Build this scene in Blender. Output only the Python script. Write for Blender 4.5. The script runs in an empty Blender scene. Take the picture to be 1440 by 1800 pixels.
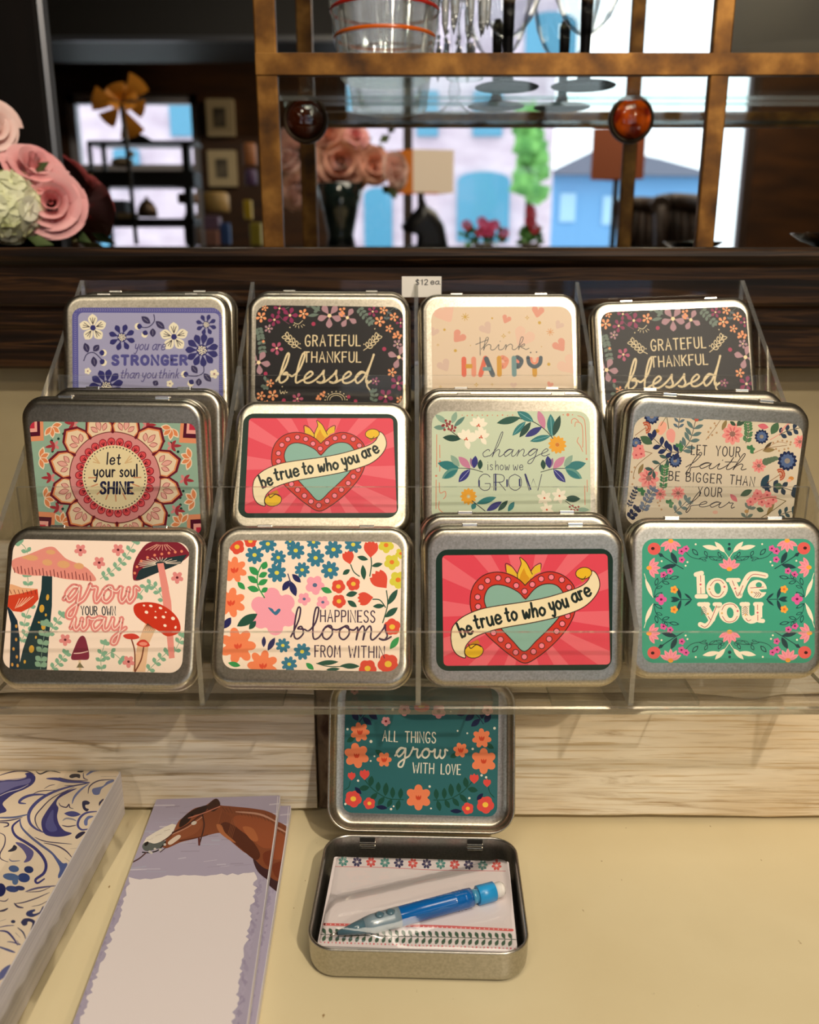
import bpy, bmesh, math, random
from mathutils import Vector, Matrix
from mathutils.geometry import tessellate_polygon
random.seed(7)
S = bpy.context.scene
COL = S.collection
R = math.radians

# ------------------------------------------------------------------ camera
CAMZ, PITCH, FPX = 0.310, R(16.05), 1550.0
cd = bpy.data.cameras.new('camera')
cam = bpy.data.objects.new('camera', cd)
COL.objects.link(cam)
cam.location = (0, 0, CAMZ)
cam.rotation_euler = (R(90) - PITCH, 0, 0)
cd.sensor_fit = 'HORIZONTAL'
cd.sensor_width = 36.0
cd.lens = FPX * 36.0 / 1440.0
cd.clip_start = 0.01
cd.clip_end = 200
cd.dof.use_dof = True
cd.dof.focus_distance = 0.458
cd.dof.aperture_fstop = 10.5
S.camera = cam

# ------------------------------------------------------------------ world, lights, exposure
w = bpy.data.worlds.new('sky'); S.world = w; w.use_nodes = True
bg = w.node_tree.nodes['Background']
bg.inputs[0].default_value = (0.88, 0.95, 1.0, 1)
bg.inputs[1].default_value = 2.5
S.view_settings.view_transform = 'Standard'
S.view_settings.look = 'None'
S.view_settings.exposure = 0.0
S.view_settings.gamma = 1.0
S.view_settings.use_curve_mapping = False
S.cycles.max_bounces = 14
S.cycles.transparent_max_bounces = 48
S.cycles.transmission_bounces = 10
S.cycles.glossy_bounces = 6
S.cycles.use_denoising = True
S.cycles.caustics_reflective = False
S.cycles.caustics_refractive = False

def lamp(name, kind, loc, target, power, color, size, spot=None, blend=0.6):
    l = bpy.data.lights.new(name, kind); l.energy = power; l.color = color
    if kind == 'AREA':
        l.shape = 'RECTANGLE'; l.size, l.size_y = size
    else:
        l.shadow_soft_size = size
    if kind == 'SPOT':
        l.spot_size = spot; l.spot_blend = blend
    o = bpy.data.objects.new(name, l); COL.objects.link(o)
    o.location = loc
    o.rotation_euler = (Vector(target) - Vector(loc)).to_track_quat('-Z', 'Y').to_euler()
    return o
WARM = (1.0, 0.88, 0.71)
lamp('track_spot_light', 'SPOT', (0.56, -0.74, 1.38), (0.10, 0.45, 0.1), 66, WARM, 0.022, R(60), 0.9)
lamp('track_spot_fill', 'SPOT', (-0.55, -0.75, 1.45), (-0.05, 0.45, 0.02), 6, WARM, 0.03, R(60), 0.9)
lamp('room_fill', 'POINT', (0.95, -1.55, 1.42), (0, 0, 0), 40, (1.0, 0.80, 0.58), 0.08)  # added fill for the dim room and the metal; no lamp known there
lamp('shop_fill_spot', 'SPOT', (-0.2, 0.25, 1.62), (-0.45, -1.0, 0.4), 45, (1.0, 0.84, 0.64), 0.05, R(95), 0.9)  # added spot without a known source, brightens the flowers and shop goods
lamp('overhead_fill', 'AREA', (0.15, -0.25, 1.70), (0.05, 0.42, 0.1), 12, (1.0, 0.88, 0.70), (1.0, 0.5))  # soft overhead fill added for ambient light, not a known ceiling panel

# ------------------------------------------------------------------ helpers
def lin(c):
    f = lambda v: v / 12.92 if v <= 0.04045 else ((v + 0.055) / 1.055) ** 2.4
    return tuple(f(v / 255.0) for v in c)

MATS = {}
def mat(name, col, rough=0.5, metal=0.0, spec=0.5, coat=0.0, emit=None, estr=0.0):
    if name in MATS: return MATS[name]
    m = bpy.data.materials.new(name); m.use_nodes = True
    b = m.node_tree.nodes['Principled BSDF']
    b.inputs['Base Color'].default_value = (*lin(col), 1)
    b.inputs['Roughness'].default_value = rough
    b.inputs['Metallic'].default_value = metal
    b.inputs['Specular IOR Level'].default_value = spec
    b.inputs['Coat Weight'].default_value = coat
    if emit:
        b.inputs['Emission Color'].default_value = (*lin(emit), 1)
        b.inputs['Emission Strength'].default_value = estr
    MATS[name] = m
    return m

def nodes(m):
    nt = m.node_tree
    return nt, nt.nodes, nt.links, nt.nodes['Principled BSDF']

def ramp(nd, stops):
    r = nd.new('ShaderNodeValToRGB')
    el = r.color_ramp.elements
    while len(el) > 1: el.remove(el[-1])
    el[0].position = stops[0][0]; el[0].color = (*lin(stops[0][1]), 1)
    for p, c in stops[1:]:
        e = el.new(p); e.color = (*lin(c), 1)
    return r

def noise_mat(name, stops, scale=(1, 1, 1), nscale=20, detail=6, rough=0.6, bump=0.0, bscale=None, metal=0.0, rr=None, distortion=0.0, spec=0.5):
    m = mat(name, stops[0][1], rough, metal, spec)
    nt, nd, lk, b = nodes(m)
    tc = nd.new('ShaderNodeTexCoord'); mp = nd.new('ShaderNodeMapping')
    mp.inputs['Scale'].default_value = scale
    lk.new(tc.outputs['Object'], mp.inputs['Vector'])
    n = nd.new('ShaderNodeTexNoise'); n.inputs['Scale'].default_value = nscale; n.inputs['Detail'].default_value = detail
    n.inputs['Distortion'].default_value = distortion
    lk.new(mp.outputs['Vector'], n.inputs['Vector'])
    r = ramp(nd, stops); lk.new(n.outputs['Fac'], r.inputs['Fac']); lk.new(r.outputs['Color'], b.inputs['Base Color'])
    if bump:
        n2 = n
        if bscale:
            n2 = nd.new('ShaderNodeTexNoise'); n2.inputs['Scale'].default_value = bscale; n2.inputs['Detail'].default_value = 3
            lk.new(mp.outputs['Vector'], n2.inputs['Vector'])
        bp = nd.new('ShaderNodeBump'); bp.inputs['Strength'].default_value = bump; bp.inputs['Distance'].default_value = 0.0005
        lk.new(n2.outputs['Fac'], bp.inputs['Height']); lk.new(bp.outputs['Normal'], b.inputs['Normal'])
    return m

def clear_mat(name, tint=(0.97, 0.975, 0.97), gloss=0.06, rough=0.02, white=0.0, top=0.75):
    """Thin clear sheet: light passes straight through, the surface reflects more at glancing angles."""
    if name in MATS: return MATS[name]
    m = bpy.data.materials.new(name); m.use_nodes = True
    nt = m.node_tree; nd = nt.nodes; lk = nt.links; nd.clear()
    out = nd.new('ShaderNodeOutputMaterial')
    tr = nd.new('ShaderNodeBsdfTransparent'); tr.inputs[0].default_value = (*tint, 1)
    gl = nd.new('ShaderNodeBsdfGlossy'); gl.inputs['Roughness'].default_value = rough
    lw = nd.new('ShaderNodeLayerWeight'); lw.inputs['Blend'].default_value = 0.12
    mr = nd.new('ShaderNodeMapRange'); mr.inputs['To Min'].default_value = gloss; mr.inputs['To Max'].default_value = top
    lk.new(lw.outputs['Fresnel'], mr.inputs['Value'])
    mx = nd.new('ShaderNodeMixShader'); lk.new(mr.outputs['Result'], mx.inputs['Fac'])
    lk.new(tr.outputs[0], mx.inputs[1]); lk.new(gl.outputs[0], mx.inputs[2])
    last = mx
    if white > 0:
        df = nd.new('ShaderNodeBsdfDiffuse'); df.inputs['Color'].default_value = (0.9, 0.9, 0.87, 1)
        tl = nd.new('ShaderNodeBsdfTranslucent'); tl.inputs['Color'].default_value = (0.9, 0.9, 0.87, 1)
        ad = nd.new('ShaderNodeMixShader'); ad.inputs['Fac'].default_value = 0.5
        lk.new(df.outputs[0], ad.inputs[1]); lk.new(tl.outputs[0], ad.inputs[2])
        m2 = nd.new('ShaderNodeMixShader'); m2.inputs['Fac'].default_value = white
        lk.new(mx.outputs[0], m2.inputs[1]); lk.new(ad.outputs[0], m2.inputs[2])
        last = m2
    lk.new(last.outputs[0], out.inputs['Surface'])
    MATS[name] = m
    return m

class MB:
    """Collects polygons (with material slot per face) and links them as one mesh object."""
    def __init__(s): s.v = []; s.f = []; s.m = []; s.sm = []
    def add(s, vs, fs, mi=0, smooth=False):
        o = len(s.v); s.v += [tuple(p) for p in vs]
        for f in fs: s.f.append(tuple(i + o for i in f)); s.m.append(mi); s.sm.append(smooth)
        return s
    def box(s, x0, x1, y0, y1, z0, z1, mi=0, faces=None):
        vs = [(x, y, z) for x in (x0, x1) for y in (y0, y1) for z in (z0, z1)]
        fs = [(0, 1, 3, 2), (4, 6, 7, 5), (0, 4, 5, 1), (2, 3, 7, 6), (0, 2, 6, 4), (1, 5, 7, 3)]
        o = len(s.v); s.v += vs
        for k, f in enumerate(fs):
            s.f.append(tuple(i + o for i in f)); s.m.append(faces[k] if faces else mi); s.sm.append(False)
        return s
    def bbox(s, x0, x1, y0, y1, z0, z1, b=0.001, mi=0):
        bm = bmesh.new(); bmesh.ops.create_cube(bm, size=1)
        for v in bm.verts:
            v.co = ((x0 + x1) / 2 + v.co.x * (x1 - x0), (y0 + y1) / 2 + v.co.y * (y1 - y0), (z0 + z1) / 2 + v.co.z * (z1 - z0))
        bmesh.ops.bevel(bm, geom=bm.edges[:], offset=b, segments=2, affect='EDGES', profile=0.5)
        return s.frombm(bm, mi, False)
    def frombm(s, bm, mi=0, smooth=False, M=None):
        bm.verts.ensure_lookup_table(); bm.verts.index_update()
        vs = [(M @ v.co if M else v.co) for v in bm.verts]
        s.add([tuple(v) for v in vs], [[v.index for v in f.verts] for f in bm.faces], mi, smooth); bm.free(); return s
    def loft(s, rings, mi=0, smooth=True, cap0=False, cap1=False, closed=True):
        n = len(rings[0]); o = len(s.v)
        for r in rings: s.v += [tuple(p) for p in r]
        for a in range(len(rings) - 1):
            for i in range(n if closed else n - 1):
                j = (i + 1) % n
                s.f.append((o + a * n + i, o + a * n + j, o + (a + 1) * n + j, o + (a + 1) * n + i)); s.m.append(mi); s.sm.append(smooth)
        if cap0: s.f.append(tuple(o + i for i in reversed(range(n)))); s.m.append(mi); s.sm.append(False)
        if cap1: s.f.append(tuple(o + (len(rings) - 1) * n + i for i in range(n))); s.m.append(mi); s.sm.append(False)
        return s
    def lathe(s, prof, c=(0, 0, 0), n=32, mi=0, cap=True, M=None):
        rings = []
        for r, z in prof:
            ring = [Vector((r * math.cos(2 * math.pi * i / n), r * math.sin(2 * math.pi * i / n), z)) for i in range(n)]
            rings.append([tuple((M @ p if M else p) + Vector(c)) for p in ring])
        return s.loft(rings, mi, True, cap, cap)
    def tube(s, pts, r, n=8, mi=0):
        pts = [Vector(p) for p in pts]; rings = []
        rs = r if isinstance(r, (list, tuple)) else [r] * len(pts)
        for i, p in enumerate(pts):
            d = (pts[min(i + 1, len(pts) - 1)] - pts[max(i - 1, 0)]).normalized()
            u = d.cross(Vector((0.13, 0.21, 0.97)))
            if u.length < 1e-3: u = d.cross(Vector((1, 0, 0)))
            u.normalize(); v = d.cross(u)
            rings.append([tuple(p + rs[i] * (math.cos(2 * math.pi * k / n) * u + math.sin(2 * math.pi * k / n) * v)) for k in range(n)])
        return s.loft(rings, mi, True, True, True)
    def ball(s, c, r, sub=2, mi=0, jitter=0.0):
        bm = bmesh.new(); bmesh.ops.create_icosphere(bm, subdivisions=sub, radius=1)
        rx = r if isinstance(r, (list, tuple)) else (r, r, r)
        for v in bm.verts:
            k = 1 + random.uniform(-jitter, jitter)
            v.co = (c[0] + v.co.x * rx[0] * k, c[1] + v.co.y * rx[1] * k, c[2] + v.co.z * rx[2] * k)
        return s.frombm(bm, mi, True)
    def prism(s, outline, a0, a1, axis='x', mi=0, side=None):
        """Outline of 2-D points swept along an axis from a0 to a1; side = slot for the swept edge faces."""
        def P(u, v, a): return {'x': (a, u, v), 'y': (u, a, v), 'z': (u, v, a)}[axis]
        n = len(outline); o = len(s.v)
        s.v += [P(u, v, a0) for u, v in outline] + [P(u, v, a1) for u, v in outline]
        s.f.append(tuple(o + i for i in reversed(range(n)))); s.m.append(mi); s.sm.append(False)
        s.f.append(tuple(o + n + i for i in range(n))); s.m.append(mi); s.sm.append(False)
        for i in range(n):
            j = (i + 1) % n
            s.f.append((o + i, o + j, o + n + j, o + n + i)); s.m.append(mi if side is None else side); s.sm.append(False)
        return s
    def mesh(s, name, mats):
        me = bpy.data.meshes.new(name); me.from_pydata(s.v, [], s.f)
        for m in (mats if isinstance(mats, (list, tuple)) else [mats]): me.materials.append(m)
        me.polygons.foreach_set('material_index', s.m)
        me.polygons.foreach_set('use_smooth', s.sm)
        bm = bmesh.new(); bm.from_mesh(me); bmesh.ops.recalc_face_normals(bm, faces=bm.faces); bm.to_mesh(me); bm.free()
        me.update(); return me
    def build(s, name, mats, parent=None):
        return link(name, s.mesh(name, mats), parent)

def link(name, me, parent=None):
    o = bpy.data.objects.new(name, me); COL.objects.link(o)
    if parent: o.parent = parent
    return o
def tag(o, label, cat, group=None):
    o['label'] = label; o['category'] = cat
    if group: o['group'] = group
    return o
def thing(name, label, cat, loc=(0, 0, 0), rot=(0, 0, 0), group=None):
    o = bpy.data.objects.new(name, None); COL.objects.link(o)
    o.location = loc; o.rotation_euler = rot; o.empty_display_size = 0.02
    return tag(o, label, cat, group)
def struct(o): o['kind'] = 'structure'; return o

def rrect(w, h, r, n=8, cx=0, cy=0):
    pts = []
    for sx, sy, a0 in ((1, 1, 0), (-1, 1, 90), (-1, -1, 180), (1, -1, 270)):
        for k in range(n + 1):
            a = R(a0 + 90 * k / n)
            pts.append((cx + sx * (w / 2 - r) + r * math.cos(a), cy + sy * (h / 2 - r) + r * math.sin(a)))
    return pts
def rloft(mb, w, h, r, prof, mi=0, cap0=False, cap1=False, n=8):
    rings = [[(x, y, z) for x, y in rrect(w - 2 * i, h - 2 * i, max(r - i, 0.0008), n)] for i, z in prof]
    return mb.loft(rings, mi, True, cap0, cap1)

def smooth(pts, seg=6, closed=False):
    if len(pts) < 3: return list(pts)
    out = []; n = len(pts)
    rng = range(n) if closed else range(n - 1)
    for i in rng:
        p0 = pts[(i - 1) % n] if closed or i > 0 else pts[0]
        p1 = pts[i]; p2 = pts[(i + 1) % n]
        p3 = pts[(i + 2) % n] if closed or i + 2 < n else pts[-1]
        for k in range(seg):
            t = k / seg
            out.append(tuple(0.5 * (2 * b + (c - a) * t + (2 * a - 5 * b + 4 * c - d) * t * t + (3 * b - a - 3 * c + d) * t ** 3) for a, b, c, d in zip(p0, p1, p2, p3)))
    if not closed: out.append(tuple(pts[-1]))
    return out

# ------------------------------------------------------------------ room shell and the view outside
YM = 0.877                                        # plane of the hutch mirror
wood_dark = noise_mat('dark_stained_wood', [(0.3, (12, 7, 5)), (0.48, (34, 20, 10)), (0.56, (62, 40, 20)), (0.66, (18, 10, 6))], (0.8, 22, 22), 7, 8, 0.45, 0.25, distortion=1.2, spec=0.2)
wood_black = noise_mat('blackened_wood', [(0.3, (10, 7, 6)), (0.7, (18, 12, 9))], (8, 8, 1), 6, 6, 0.7, spec=0.15)
wood_brown = noise_mat('brown_plank_wall', [(0.3, (50, 29, 12)), (0.7, (82, 49, 18))], (1, 6, 6), 4, 6, 0.55)
plaster = noise_mat('grey_plaster', [(0.3, (120, 114, 104)), (0.7, (138, 132, 120))], (1, 1, 1), 3, 4, 0.9)
ceil_m = noise_mat('dark_ceiling_boards', [(0.3, (24, 20, 18)), (0.7, (38, 32, 28))], (1, 10, 1), 3, 4, 0.7)
floor_m = noise_mat('worn_floor_boards', [(0.3, (92, 66, 44)), (0.7, (124, 92, 62))], (1, 12, 1), 3, 6, 0.45)
beige = noise_mat('beige_painted_board', [(0.3, (150, 136, 104)), (0.7, (164, 150, 116))], (1, 1, 1), 14, 5, 0.6)
X0, X1, YB, ZF, ZC = -2.2, 2.6, -2.35, -0.92, 1.78
struct(MB().box(X0, X1, YB - 0.1, 1.0, ZF - 0.05, ZF).build('floor', floor_m))
struct(MB().box(X0, X1, YB - 0.1, 1.0, ZC, ZC + 0.05).build('ceiling', ceil_m))
struct(MB().box(X0, X1, 0.93, 1.0, ZF, ZC).build('wall_back', plaster))
struct(MB().box(X0 - 0.05, X0, YB - 0.1, 1.0, ZF, ZC).build('wall_left', wood_brown))
struct(MB().box(X1, X1 + 0.05, YB - 0.1, 1.0, ZF, ZC).build('wall_right', plaster))

def vp(px, py, D):
    """World point whose mirror image appears at this place in the mirror, D metres along Y (image distance)."""
    a = (px - 720) / FPX; b = -(py - 900) / FPX
    c, s = math.cos(PITCH), math.sin(PITCH)
    d = Vector((a, c + b * s, -s + b * c)); t = D / d.y
    return Vector((d.x * t, 2 * YM - D, CAMZ + d.z * t))
def vbox(mb, x0, y0, x1, y1, D, th, mi=0):
    p, q = vp(x0, y0, D), vp(x1, y1, D)
    return mb.box(p.x, q.x, p.y - th, p.y, q.z, p.z, mi)

DW = 2 * YM - YB                                    # image distance of the shop-front wall
a0, a1 = vp(112, 165, DW), vp(362, 430, DW)         # left window opening
b0, b1 = vp(590, -60, DW), vp(1312, 432, DW)        # main shop window opening
sill = -0.25
wf = MB()
for bx in ((X0, a0.x, ZF, ZC), (a0.x, a1.x, a0.z, ZC), (a0.x, a1.x, ZF, sill), (a1.x, b0.x, ZF, ZC), (b0.x, b1.x, ZF, sill), (b0.x, b1.x, min(b0.z, ZC - 0.02), ZC), (b1.x, X1, ZF, ZC)):
    wf.box(bx[0], bx[1], YB - 0.1, YB, bx[2], bx[3])
struct(wf.build('wall_front', wood_brown))
pane_m = clear_mat('window_glass', (0.96, 0.98, 0.98), 0.03)
fr_w = mat('pale_window_frame', (190, 188, 196), 0.5); fr_d = mat('dark_window_frame', (58, 44, 36), 0.5)
def window(name, x0, x1, z0, z1, frame, bars_x, bars_z):
    m = MB(); t = 0.035
    m.box(x0, x0 + t, YB - 0.07, YB - 0.02, z0, z1); m.box(x1 - t, x1, YB - 0.07, YB - 0.02, z0, z1)
    m.box(x0, x1, YB - 0.07, YB - 0.02, z0, z0 + t); m.box(x0, x1, YB - 0.07, YB - 0.02, z1 - t, z1)
    for x in bars_x: m.box(x - 0.02, x + 0.02, YB - 0.068, YB - 0.022, z0, z1)
    for z in bars_z: m.box(x0, x1, YB - 0.068, YB - 0.022, z - 0.03, z + 0.03)
    o = struct(m.build(name, frame))
    MB().box(x0 + 0.01, x1 - 0.01, YB - 0.048, YB - 0.044, z0 + 0.01, z1 - 0.01).build('pane', pane_m, o)
window('window_1', a0.x, a1.x, sill, a0.z, fr_w, [], [vp(200, 301, DW).z])
window('window_2', b0.x, b1.x, sill, min(b0.z, ZC - 0.02), fr_d, [vp(717, 300, DW).x], [])
# dropped dark soffit over the left part of the shop
struct(vbox(MB(), -500, -500, 588, 70, 3.4, 0.38).build('trim_3', mat('black_painted_boards', (22, 19, 18), .6)))
struct(vbox(MB(), -500, 62, 588, 72, 3.38, 0.02).build('trim_4', mat('grey_lit_beam', (70, 72, 80), .35)))  # paler strip: the bluish light on the beam edge is in its colour
# street seen through the windows
brick_p = noise_mat('pink_painted_brick', [(0.3, (198, 176, 190)), (0.7, (222, 202, 212))], (1, 1, 2), 3, 3, 0.8)
win_c = mat('pale_blue_glass', (84, 148, 178), 0.2)
trim_c = mat('pale_blue_trim', (170, 210, 235), 0.6)
roof_m = mat('grey_shingle_roof', (112, 116, 130), 0.8)
blue_m = mat('light_blue_siding', (112, 168, 214), 0.7)
leaf_m = noise_mat('tree_leaves', [(0.3, (70, 130, 60)), (0.7, (130, 190, 100))], (1, 1, 1), 6, 3, 0.8)
asphalt = mat('pale_road_surface', (206, 206, 206), 0.9)
struct(MB().box(-40, 40, -60, YB - 0.3, ZF - 0.2, ZF - 0.15).build('street_ground', asphalt))
DB = 13.0
t = thing('street_building', 'pink painted brick building with arched blue windows across the street', 'building', (0, 2 * YM - DB, ZF - 0.15))
def sub(mb, name, m, par):
    o = mb.build(name, m, par); o.matrix_parent_inverse = Matrix.Translation(-par.location); return o
p, q = vp(60, -260, DB), vp(965, 470, DB)
sub(MB().box(p.x, q.x, p.y - 3, p.y, ZF - 0.15, p.z), 'facade', brick_p, t)
def arch(x0, y0, x1, y1, D, th, rise):
    p, q = vp(x0, y0, D), vp(x1, y1, D); n = 10; w_ = q.x - p.x
    out = [(p.x, q.z), (q.x, q.z)] + [(p.x + w_ / 2 + w_ / 2 * math.cos(math.pi * k / n), p.z - rise + rise * math.sin(math.pi * k / n)) for k in range(n + 1)]
    return MB().prism(out, p.y, p.y + th, 'y')
for x0, y0, x1, y1, rise in ((804, 302, 893, 425, 0.12), (925, 22, 1012, 100, 0.15), (733, 160, 770, 240, 0.02), (832, 160, 882, 240, 0.02), (298, 178, 346, 240, 0.02), (200, 262, 250, 330, 0.02), (560, 150, 620, 240, 0.02), (140, 330, 200, 440, 0.1), (640, 330, 690, 440, 0.1)):
    o = sub(arch(x0, y0, x1, y1, DB, 0.06, rise), 'window', win_c, t)
    p, q = vp(x0 - 6, y1, DB), vp(x1 + 6, y1 + 12, DB)
    s2 = MB().box(p.x, q.x, p.y, p.y + 0.12, q.z, p.z).build('sill', trim_c, o)
    s2.matrix_parent_inverse = o.matrix_parent_inverse.copy()
D2 = 20.0
t = thing('street_house', 'light blue house with a grey shingle roof beyond the street', 'house', (4, 2 * YM - D2, ZF - 0.15))
p, q = vp(975, 300, D2), vp(1235, 470, D2)
sub(MB().box(p.x, q.x, p.y - 5, p.y, ZF - 0.15, p.z), 'walls', blue_m, t)
pk = vp(1050, 262, D2); e0 = vp(955, 308, D2); e1 = vp(1260, 312, D2)
sub(MB().prism([(e0.x, e0.z), (e1.x, e1.z), (vp(1150, 282, D2).x, vp(1150, 282, D2).z), (pk.x, pk.z)], p.y - 5.3, p.y + 0.4, 'y'), 'roof', roof_m, t)
for x0, y0, x1, y1 in ((985, 340, 1010, 390), (1060, 345, 1090, 395), (1150, 345, 1185, 395)):
    p, q = vp(x0, y0, D2), vp(x1, y1, D2)
    sub(MB().box(p.x, q.x, p.y, p.y + 0.05, q.z, p.z), 'window', trim_c, t)
t = thing('street_tree', 'leafy green tree on the street beside the pink building', 'tree', (1.9, 2 * YM - 11, ZF - 0.15))
fol = MB()
for k in range(70):
    px = random.uniform(915, 950); py = random.uniform(190, 345)
    c = vp(px, py, 11 + random.uniform(-0.3, 0.3)); fol.ball(c, random.uniform(0.06, 0.15), 1, 0, 0.3)
sub(fol, 'foliage', leaf_m, t)
c = vp(932, 300, 11)
sub(MB().tube([(c.x, c.y, ZF - 0.15), (c.x, c.y, c.z)], [0.07, 0.04]), 'trunk', wood_brown, t)
# ceiling beams near the windows
for i, (x0, x1, y) in enumerate(((-2.2, 2.6, -1.55), (-2.2, 2.6, -0.75))):
    struct(MB().box(x0, x1, y - 0.09, y, ZC - 0.14, ZC).build('trim_%d' % (i + 1), mat('grey_lit_beam', (70, 72, 80), 0.35)))

# ------------------------------------------------------------------ counter, plank riser, hutch, mirror
def cream_paint():
    m = noise_mat('cream_painted_top', [(0.25, (214, 198, 158)), (0.6, (222, 208, 170)), (0.8, (216, 202, 164))], (1, 1, 1), 9, 5, 0.38, 0.12, 160)
    nt, nd, lk, b = nodes(m)
    tc = nd.new('ShaderNodeTexCoord'); n = nd.new('ShaderNodeTexNoise'); n.inputs['Scale'].default_value = 230; n.inputs['Detail'].default_value = 2
    mp = nd.new('ShaderNodeMapping'); mp.inputs['Scale'].default_value = (1, 0.6, 1)
    lk.new(tc.outputs['Object'], mp.inputs[0]); lk.new(mp.outputs[0], n.inputs['Vector'])
    r = nd.new('ShaderNodeValToRGB'); r.color_ramp.elements[0].position = 0.735; r.color_ramp.elements[1].position = 0.77
    lk.new(n.outputs['Fac'], r.inputs['Fac'])
    mx = nd.new('ShaderNodeMixRGB'); src = b.inputs['Base Color'].links[0].from_socket
    lk.new(r.outputs['Color'], mx.inputs['Fac']); lk.new(src, mx.inputs[1]); mx.inputs[2].default_value = (*lin((150, 122, 80)), 1)
    lk.new(mx.outputs[0], b.inputs['Base Color'])
    return m
tag(MB().bbox(-1.0, 1.1, -0.18, 0.655, -0.035, 0, 0.003).build('countertop', cream_paint()), 'cream painted countertop under the notepads and the open tin', 'counter')
cab = MB().box(-0.98, 1.08, -0.14, 0.925, ZF, -0.036)
tag(cab.build('base_cabinet', beige), 'beige base cabinet carrying the cream countertop', 'cabinet')

def plank_mat(name, base, streak, seed):
    m = mat(name, base, 0.6)
    nt, nd, lk, b = nodes(m)
    tc = nd.new('ShaderNodeTexCoord'); mp = nd.new('ShaderNodeMapping'); mp.inputs['Scale'].default_value = (1.5, 18, 20); mp.inputs['Location'].default_value = (seed, seed * 2.3, seed * 0.7)
    lk.new(tc.outputs['Object'], mp.inputs[0])
    n = nd.new('ShaderNodeTexNoise'); n.inputs['Scale'].default_value = 6.5; n.inputs['Detail'].default_value = 9; n.inputs['Distortion'].default_value = 1.6; n.inputs['Roughness'].default_value = 0.62
    lk.new(mp.outputs[0], n.inputs['Vector'])
    r = ramp(nd, [(0.26, streak), (0.37, tuple(int(a * .72 + c * .28) for a, c in zip(base, streak))), (0.47, base), (0.75, tuple(min(255, int(a * 1.06)) for a in base))])
    lk.new(n.outputs['Fac'], r.inputs['Fac'])
    n2 = nd.new('ShaderNodeTexNoise'); n2.inputs['Scale'].default_value = 6; n2.inputs['Detail'].default_value = 4
    mp2 = nd.new('ShaderNodeMapping'); mp2.inputs['Scale'].default_value = (1, 3, 3); mp2.inputs['Location'].default_value = (seed * 3, 0, 0)
    lk.new(tc.outputs['Object'], mp2.inputs[0]); lk.new(mp2.outputs[0], n2.inputs['Vector'])
    r2 = ramp(nd, [(0.35, (255, 255, 255)), (0.7, (222, 205, 180))]); lk.new(n2.outputs['Fac'], r2.inputs['Fac'])
    mx = nd.new('ShaderNodeMixRGB'); mx.blend_type = 'MULTIPLY'; mx.inputs[0].default_value = 1
    lk.new(r.outputs[0], mx.inputs[1]); lk.new(r2.outputs[0], mx.inputs[2]); lk.new(mx.outputs[0], b.inputs['Base Color'])
    mp3 = nd.new('ShaderNodeMapping'); mp3.inputs['Scale'].default_value = (7, 220, 220); mp3.inputs['Location'].default_value = (seed, 0, seed)
    n3 = nd.new('ShaderNodeTexNoise'); n3.inputs['Scale'].default_value = 3.2; n3.inputs['Detail'].default_value = 3
    lk.new(tc.outputs['Object'], mp3.inputs[0]); lk.new(mp3.outputs[0], n3.inputs['Vector'])
    r3 = ramp(nd, [(0.34, (228, 216, 196)), (0.48, (255, 255, 255))]); lk.new(n3.outputs['Fac'], r3.inputs['Fac'])
    mx3 = nd.new('ShaderNodeMixRGB'); mx3.blend_type = 'MULTIPLY'; mx3.inputs[0].default_value = 1
    lk.new(mx.outputs[0], mx3.inputs[1]); lk.new(r3.outputs[0], mx3.inputs[2]); lk.new(mx3.outputs[0], b.inputs['Base Color'])
    bp = nd.new('ShaderNodeBump'); bp.inputs['Strength'].default_value = 0.35; bp.inputs['Distance'].default_value = 0.0006
    lk.new(n.outputs['Fac'], bp.inputs['Height']); lk.new(bp.outputs[0], b.inputs['Normal'])
    return m
pw1 = plank_mat('whitewashed_plank', (238, 230, 212), (158, 130, 96), 1.3)
pw2 = plank_mat('greyed_whitewashed_plank', (220, 212, 196), (132, 116, 92), 4.1)
pw3 = plank_mat('whitewashed_top_board', (206, 196, 174), (120, 104, 82), 7.7)
rust = noise_mat('peeling_rusty_wood', [(0.30, (28, 16, 10)), (0.48, (70, 38, 16)), (0.56, (150, 128, 104)), (0.66, (44, 24, 12))], (2, 2, 1), 22, 8, 0.7, 0.5)
riser = thing('plank_riser', 'whitewashed plank riser box under the clear display stand', 'riser', (0, 0, 0))
def plank(name, x0, x1, y0, y1, z0, z1, m, knot=None):
    # a board with slightly uneven long edges
    n = 40; mb = MB(); rg = random.Random(int(x0 * 977 + z0 * 7919))
    a = [rg.uniform(-1, 1) for _ in range(12)]
    def wob(x, k): return 0.0005 * (math.sin(23 * x + a[k]) + 0.7 * math.sin(57 * x + a[k + 1] * 3) + 0.4 * math.sin(131 * x + a[k + 2] * 5))
    rings = []
    for i in range(n + 1):
        x = x0 + (x1 - x0) * i / n
        lo = z0 + wob(x, 0); hi = z1 + wob(x, 3)
        if knot: lo -= 0.0035 * math.exp(-((x - knot) / 0.012) ** 2)
        rings.append([(x, y0 + 0.0008, lo), (x, y0, lo + 0.001), (x, y0, hi - 0.001), (x, y0 + 0.0008, hi), (x, y1, hi), (x, y1, lo)])
    mb.loft(rings, 0, False, True, True)
    return mb.build(name, m, riser)
plank('plank', -0.62, -0.0535, 0.4435, 0.461, 0.0035, 0.0735, pw2)
plank('plank', -0.62, -0.0535, 0.4455, 0.461, 0.0760, 0.0975, pw1)
plank('plank', -0.0385, 0.66, 0.4365, 0.461, 0.0035, 0.0765, pw1)
plank('plank', -0.0385, 0.66, 0.4390, 0.461, 0.0795, 0.0975, pw2, 0.185)
plank('top_board', -0.62, 0.66, 0.4380, 0.548, 0.0980, 0.1000, pw3)
plank('top_board', -0.62, 0.66, 0.5490, 0.652, 0.0980, 0.1000, pw2)
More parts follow.
